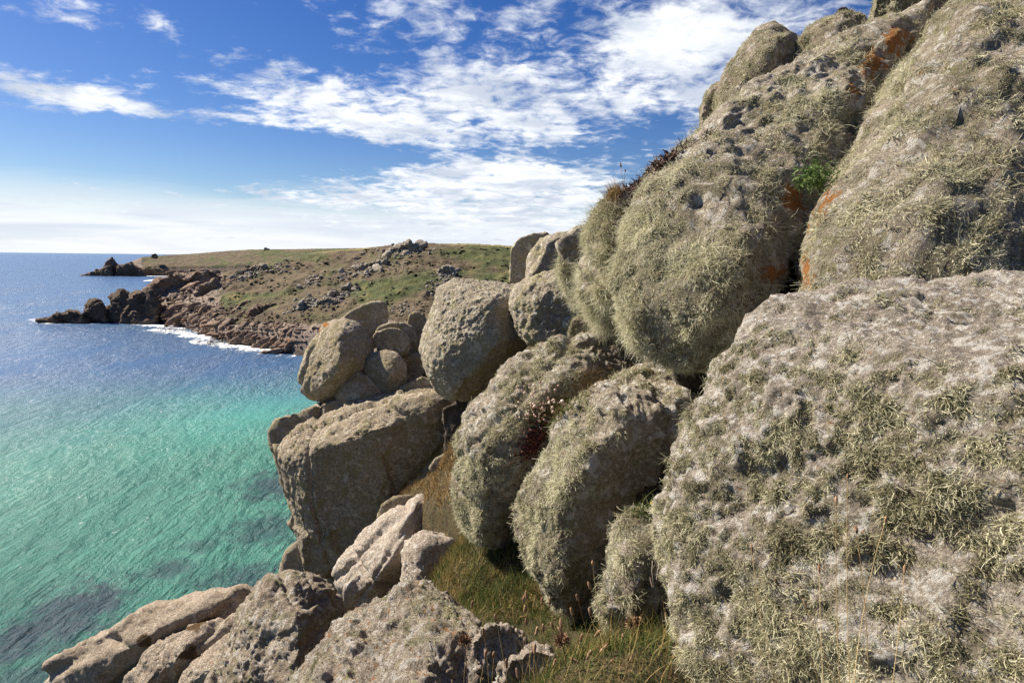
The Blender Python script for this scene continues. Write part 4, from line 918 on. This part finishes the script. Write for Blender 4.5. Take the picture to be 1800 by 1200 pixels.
# lookout hut on the far crest
def boxmesh(x0, x1, y0, y1, z0, z1):
    V = np.array([[x, y, z] for x in (x0, x1) for y in (y0, y1) for z in (z0, z1)], float)
    return V, np.array([[0, 1, 3, 2], [4, 6, 7, 5], [0, 4, 5, 1], [2, 3, 7, 6], [0, 2, 6, 4], [1, 5, 7, 3]])
hm, ht, hb = new_mat('hut_stone'); hn = ht.noise(ht.n('ShaderNodeTexCoord').outputs['Object'], 1.5, 5)
ht.set(hb.inputs['Base Color'], ht.mix(hn, (.06, .055, .05), (.12, .11, .10)))
hp = P(469, 439.5, 950)
hut = tag(link('lookout_hut', None, loc=hp), 'small dark lookout hut on the crest of the distant headland', 'hut')
V, Fc = boxmesh(-4, 4, -2, 2, -1, 2.6); link('wall', make_mesh('wall', V, Fc, smooth_sh=False), hm, hut)
V = np.array([[-4.3, -2.4, 2.6], [.6, -2.4, 2.6], [.6, 2.4, 2.6], [-4.3, 2.4, 2.6], [-3.2, 0, 4.8], [-.6, 0, 4.8]], float)
bm = bmesh.new(); [bm.verts.new(x) for x in V]; bmesh.ops.convex_hull(bm, input=bm.verts); me = bpy.data.meshes.new('roof'); bm.to_mesh(me); bm.free(); link('roof', me, hm, hut)

# ------------------------------------------------------------------ surf
m, t, b = new_mat('surf_foam')
co = t.n('ShaderNodeTexCoord').outputs['Object']
fa = t.n('ShaderNodeAttribute', attribute_name='fade').outputs['Fac']
nn = t.noise(t.n('ShaderNodeMapping', ins={'Vector': co, 'Scale': (.35, .22, 1)}).outputs[0], 1.0, 9, .7, .8)
al = t.step(t.math('ADD', fa, t.math('MULTIPLY', t.math('SUBTRACT', nn, .5), 3.4)), .45, .8)
b.inputs['Base Color'].default_value = (.82, .84, .85, 1); b.inputs['Roughness'].default_value = .8
t.set(b.inputs['Alpha'], al)
def surf(label, line, hw_px, strength):
    us = np.linspace(0, 1, 160); line = np.array(line, float); s = np.linspace(0, 1, len(line))
    lu = np.interp(us, s, line[:, 0]); lv = np.interp(us, s, line[:, 1]); lw = np.interp(us, s, np.array(hw_px))
    rows = np.linspace(-1, 1, 15); V = []; fd = []
    for a_, b_, h_, q_ in zip(lu, lv, lw, us):
        for rr_ in rows:
            V.append(sea_pt(a_, b_ + rr_ * h_, .06)); fd.append(strength * (1 - abs(rr_) ** 1.3) * min(1, 8 * q_, 8 * (1 - q_)))
    n_ = len(rows); i, j = np.meshgrid(np.arange(159), np.arange(n_ - 1), indexing='ij'); a = (i * n_ + j).ravel()
    o = link('surf', make_mesh('surf', np.array(V), np.stack([a, a + 1, a + n_ + 1, a + n_], -1), {'fade': np.array(fd)}, False), m)
    tag(o, label, 'surf', kind='stuff')
surf('white surf around the tip of the rocky point', [(40, 562), (80, 564), (150, 564), (220, 564), (300, 575), (345, 578)], [3, 8, 6, 6, 9, 7], .85)
surf('white surf washing the cove rocks', [(230, 580), (300, 580), (350, 592), (405, 606), (470, 614), (530, 626)], [3, 9, 15, 16, 11, 10], .8)
surf('foam streak spreading out from the cove', [(320, 600), (360, 602), (405, 596), (430, 600)], [2, 7, 10, 6], .95)
surf('thin foam line under the distant headland', [(140, 482.5), (200, 483.8), (280, 485.2), (330, 486)], [.8, 1.2, 1.0, .8], 1.0)
surf('small breaking wave beside the distant headland', [(250, 494), (265, 492.5), (285, 491)], [.8, 2, 2], 1.0)

# ------------------------------------------------------------------ plants
from mathutils.bvhtree import BVHTree
BV = {}
def hit(key, u, v):
    for (o, V, Fc, N) in BOULD:
        if key in o['label']:
            if key not in BV: BV[key] = BVHTree.FromPolygons([Vector(x) for x in V], [tuple(int(q_) for q_ in f) for f in Fc])
            h = BV[key].ray_cast(Vector(CAM), Vector(ray(u, v)).normalized())
            if h[0] is not None: return np.array(h[0]), np.array(h[1])
    return None, None
def gz_at(x, y): return float(tps(ctrl, np.array([[x, y]]))[0])
def tube(pts, rads, sides=5):
    pts = np.asarray(pts); n = len(pts); V = []
    for k in range(n):
        tg = nrm(pts[min(k + 1, n - 1)] - pts[max(k - 1, 0)]); a = nrm(np.cross(tg, (.3, .9, .2))); b_ = np.cross(tg, a)
        for q_ in range(sides): V.append(pts[k] + rads[k] * (a * math.cos(6.2832 * q_ / sides) + b_ * math.sin(6.2832 * q_ / sides)))
    Fc = [[k * sides + q_, k * sides + (q_ + 1) % sides, (k + 1) * sides + (q_ + 1) % sides, (k + 1) * sides + q_] for k in range(n - 1) for q_ in range(sides)]
    return np.array(V), np.array(Fc)
pr = np.random.default_rng(909)
def stalk(u, v, d, base=None, hl=.026, hr=.0075, group='dry plantain stalks in the grass', label='dry brown plantain stalk with an oval seed head in the grass', mat='seed_brown', sr=.0011, name='plantain_stalk', lean=.06):
    top = P(u, v, d)
    if base is None:
        bx, by = top[0] + pr.normal() * lean, top[1] + pr.normal() * lean
        base = np.array([bx, by, gz_at(bx, by) - .02])
    t_ = np.linspace(0, 1, 7)[:, None]
    side = pr.normal(size=3) * .05 * np.linalg.norm(top - base); side[2] = 0
    pts = base + (top - base) * t_ + side * (t_ * (1 - t_)) * 2
    root = link(name, None, loc=base); tag(root, label, 'plant', group)
    V, Fc = tube(pts - base, np.linspace(sr * 1.4, sr, 7)); link('stem', make_mesh('stem', V, Fc, {'tint': np.full(len(V), pr.random())}), MATS['stem_straw'], root)
    dirs, f_ = ico(2)
    ax = nrm(pts[-1] - pts[-2]); a = nrm(np.cross(ax, (.2, .8, .1))); b_ = np.cross(ax, a)
    jit = 1 + .22 * pr.normal(size=len(dirs))
    V = (dirs[:, :1] * a * hr + dirs[:, 1:2] * b_ * hr) * jit[:, None] + dirs[:, 2:] * ax * hl + (top - base)
    link('seed_head', make_mesh('seed_head', V, f_, {'tint': np.clip(.5 + .3 * pr.normal(size=len(V)), 0, 1)}), MATS[mat], root)
heads = [(921, 1053), (925, 1046), (923, 1070), (953, 1056), (966, 1056), (925, 1093), (943, 1109), (955, 1103), (971, 1099), (986, 1095), (986, 1109), (1015, 1050), (1036, 1029), (1042, 990), (1037, 1076), (1050, 1113), (1083, 1157), (1062, 1138), (1073, 1165),
         (1129, 1090), (1172, 1083), (1166, 1140), (830, 1062), (871, 1085), (854, 1148), (910, 1183), (868, 1150), (890, 1165), (1005, 1075), (1022, 1120), (940, 1140), (1095, 1120), (1140, 1165), (1190, 1130), (1010, 1160), (975, 1165), (1110, 1180), (850, 1110), (1200, 1170), (1035, 1150)]
for (u, v) in heads:
    stalk(u, v, np.interp(v, [980, 1060, 1180], [3.5, 3.1, 2.45]) + pr.normal() * .08)
for (u, v) in [(1490, 838), (1470, 880), (1557, 912), (1322, 965), (1440, 998), (1365, 1022), (1505, 930), (1590, 1000), (1415, 1060)]:
    b0 = P(1495 + (u - 1490) * .2 + pr.normal() * 45, 1330, 1.55 + pr.normal() * .04)
    stalk(u, v, 1.66 + pr.normal() * .05, base=b0, hl=.008 + .012 * pr.random(), hr=.0026 + .002 * pr.random(), label='tall thin dry stalk with brown seed head against the huge boulder', group='tall dry stalks against the huge boulder', name='grass_stalk', sr=.0008)
# dried umbels
def umbel(u, v, d, label):
    top = P(u, v, d); bx, by = top[0] + .03, top[1]; base = np.array([bx, by, gz_at(bx, by) - .02])
    root = link('dried_umbel', None, loc=base); tag(root, label, 'plant')
    t_ = np.linspace(0, 1, 7)[:, None]; pts = (top - base) * t_ + np.array([.02, 0, 0]) * t_ * (1 - t_)
    V, Fc = tube(pts, np.linspace(.003, .0022, 7)); link('stem', make_mesh('stem', V, Fc, {'tint': np.full(len(V), .15)}), MATS['seed_brown'], root)
    n = 260; dd = nrm(pr.normal(size=(n, 3))); dd[:, 2] = np.abs(dd[:, 2]) * 1.1 - .1
    V, Fc, m_ = ribbons(np.tile(top - base, (n, 1)), dd, .030 + .02 * pr.random(n), np.full(n, .003), 3, -.15, .3, pr, flat_tip=1.3)
    ch = link('flower_head', make_mesh('flower_head', V, Fc, {'tint': np.repeat(pr.random(n) * .7, m_)}), MATS['seed_brown'], root)
umbel(817, 1128, 2.9, 'dried brown umbel on a dark stem in front of the orange speckled rock')
umbel(988, 1128, 2.7, 'dried brown umbel low in the grass among the seed heads')
umbel(1112, 1097, 2.9, 'dried brown umbel beside the narrow shaggy rock')
def tuft_thing(name, label, cat, roots, nrms, L, wd, mat, out=.6, upb=.6, spread=.45, droop=.1, curl=.25, part='foliage', tint=0.0, segs=4, parent=None, tip=.15):
    n = len(roots); base = roots.mean(0)
    if parent is None: parent = tag(link(name, None, loc=base), label, cat)
    else: base = np.array(parent.location)
    d0 = nrms * out + np.array([0, 0, upb]) + pr.normal(size=(n, 3)) * spread
    V, Fc, m_ = ribbons(roots - nrms * .01, d0, L * (.5 + .8 * pr.random(n)), wd * (.6 + .8 * pr.random(n)), segs, droop, curl, pr, flat_tip=tip)
    tv = np.clip(.45 + tint + .28 * pr.normal(size=n), 0, 1)
    ch = link(part, make_mesh(part, V - base, Fc, {'tint': np.repeat(tv, m_)}), MATS[mat], parent); ch['kind'] = 'stuff'
    return parent
def scatter(key, cu, cv, su, sv, n, rot=0.0, keys=None):
    R_, N_ = [], []
    c_, s_ = math.cos(rot), math.sin(rot)
    for _ in range(n):
        a, b_ = pr.normal() * su, pr.normal() * sv
        for k in ([key] if keys is None else keys):
            p, nn = hit(k, cu + a * c_ - b_ * s_, cv + a * s_ + b_ * c_)
            if p is not None: R_.append(p); N_.append(nn); break
    return np.array(R_), np.array(N_)
def blobs(part, pts, rad, mat, parent, tint=0.0):
    dv, df = ico(1); base = np.array(parent.location)
    n = len(pts); rr_ = rad * (.6 + .8 * pr.random(n))
    V = (pts - base)[:, None, :] + dv[None] * rr_[:, None, None] * (1 + .2 * pr.normal(size=(n, len(dv), 1)))
    Fc = (df[None] + (np.arange(n) * len(dv))[:, None, None]).reshape(-1, 3)
    ch = link(part, make_mesh(part, V.reshape(-1, 3), Fc, {'tint': np.repeat(np.clip(.5 + tint + .3 * pr.normal(size=n), 0, 1), len(dv))}), MATS[mat], parent); ch['kind'] = 'stuff'
two = ['bulging slab', 'long ribbed slab']
p_, n_ = scatter(None, 968, 725, 26, 11, 900, -.55, two)
th = tuft_thing('thrift_clump', 'cushion of green thrift with faded pink flower heads between the ribbed and bulging slabs', 'plant', p_, n_, .13, .006, 'grass_mixed', tint=-.12)
p_, n_ = scatter(None, 945, 728, 22, 18, 110, -.6, two)
blobs('flower_head', p_ + np.array([0, 0, .08]) + n_ * .08 + pr.normal(size=p_.shape) * .03, .012, 'thrift_flower', th)
V0 = p_ + np.array([0, 0, .08]) + n_ * .08
p_, n_ = scatter(None, 938, 772, 7, 20, 600, .5, two)
st = tag(link('stonecrop_clump', None, loc=p_.mean(0)), 'dark red stonecrop hanging in the joint below the thrift', 'plant')
blobs('leaf', p_ + n_ * .03 + pr.normal(size=p_.shape) * .025 + np.array([0, 0, .01]), .010, 'stonecrop_red', st, -.12)
p_, n_ = scatter(None, 1030, 672, 22, 10, 420, -.6, two)
tuft_thing('grass_tuft', 'dry grass and moss tuft above the thrift in the joint', 'grass', p_, n_, .10, .005, 'grass_dry', tint=-.1)
rk = ['ridge rock carrying', 'rounded grey boulder', 'long slanting slab']
p_, n_ = scatter(None, 1150, 312, 34, 9, 3200, -.62, rk)
tuft_thing('heather_clump', 'dark brown heather clump along the ridge against the sky', 'plant', p_, n_, .11, .009, 'heather', spread=.6, curl=.4, tip=.9)
p_, n_ = scatter(None, 1079, 347, 8, 4, 500, 0, rk)
if len(p_): tuft_thing('grass_tuft', 'rusty dry grass tuft standing on the rounded ridge boulder', 'grass', p_, n_, .17, .006, 'grass_dry', upb=1.2, out=.3, spread=.22)
for (u, v, bu, bv, hl) in [(1091, 290, 1096, 345, .028), (1099, 300, 1096, 345, .012), (1172, 266, 1190, 285, .014), (1188, 258, 1205, 280, .009), (1198, 250, 1206, 272, .008), (1199, 257, 1206, 276, .010), (1161, 281, 1168, 290, .012)]:
    stalk(u, v, 6.1, base=P(bu, bv, 6.15), hl=hl, hr=.009, sr=.0018, label='thin dark stalk with a seed head on the ridge against the sky', group='stalks on the ridge', name='seed_stalk', mat='heather')
cr = P(1432, 312, 4.25)
rt = cr + pr.normal(size=(420, 3)) * np.array([.055, .06, .05])
tuft_thing('samphire_plant', 'bright green leafy plant growing in the orange stained crevice', 'plant', rt, nrm(pr.normal(size=rt.shape) + np.array([-.3, -.9, .3])), .06, .010, 'samphire', out=.8, upb=.2, spread=.6, tip=.5, tint=.05)
p_, n_ = scatter('narrow shaggy rock', 1160, 955, 14, 26, 160)
tuft_thing('twig_bundle', 'bundle of dead grey twigs on top of the narrow shaggy rock', 'twigs', p_, n_, .16, .0035, 'dead_twig', out=.5, upb=-.3, droop=.3, spread=.4, tip=.5)
p_, n_ = scatter('narrow shaggy rock', 1140, 905, 16, 5, 120)
if len(p_): tuft_thing('grass_tuft', 'small green grass tuft above the narrow shaggy rock', 'grass', p_, n_, .14, .005, 'grass_green', upb=1.0, out=.2, spread=.5)
fb = P(1160, 915, 3.7)
fl_ = P(1148, 886, 3.65); root = tag(link('yellow_flower', None, loc=fb), 'single yellow flower on a thin stem in the dark hollow', 'flower')
V, Fc = tube(np.array([[0, 0, 0], (fl_ - fb) * .5 + np.array([.01, 0, 0]), fl_ - fb]), [.0018, .0015, .0015]); link('stem', make_mesh('stem', V, Fc, {'tint': np.full(len(V), .4)}), MATS['grass_green'], root)
n = 40; V, Fc, m_ = ribbons(np.tile(fl_ - fb, (n, 1)), pr.normal(size=(n, 3)) + np.array([0, 0, .8]), np.full(n, .022), np.full(n, .006), 2, 0, .1, pr, flat_tip=.8)
link('petal', make_mesh('petal', V, Fc, {'tint': np.repeat(pr.random(n), m_)}), MATS['petal_yellow'], root)
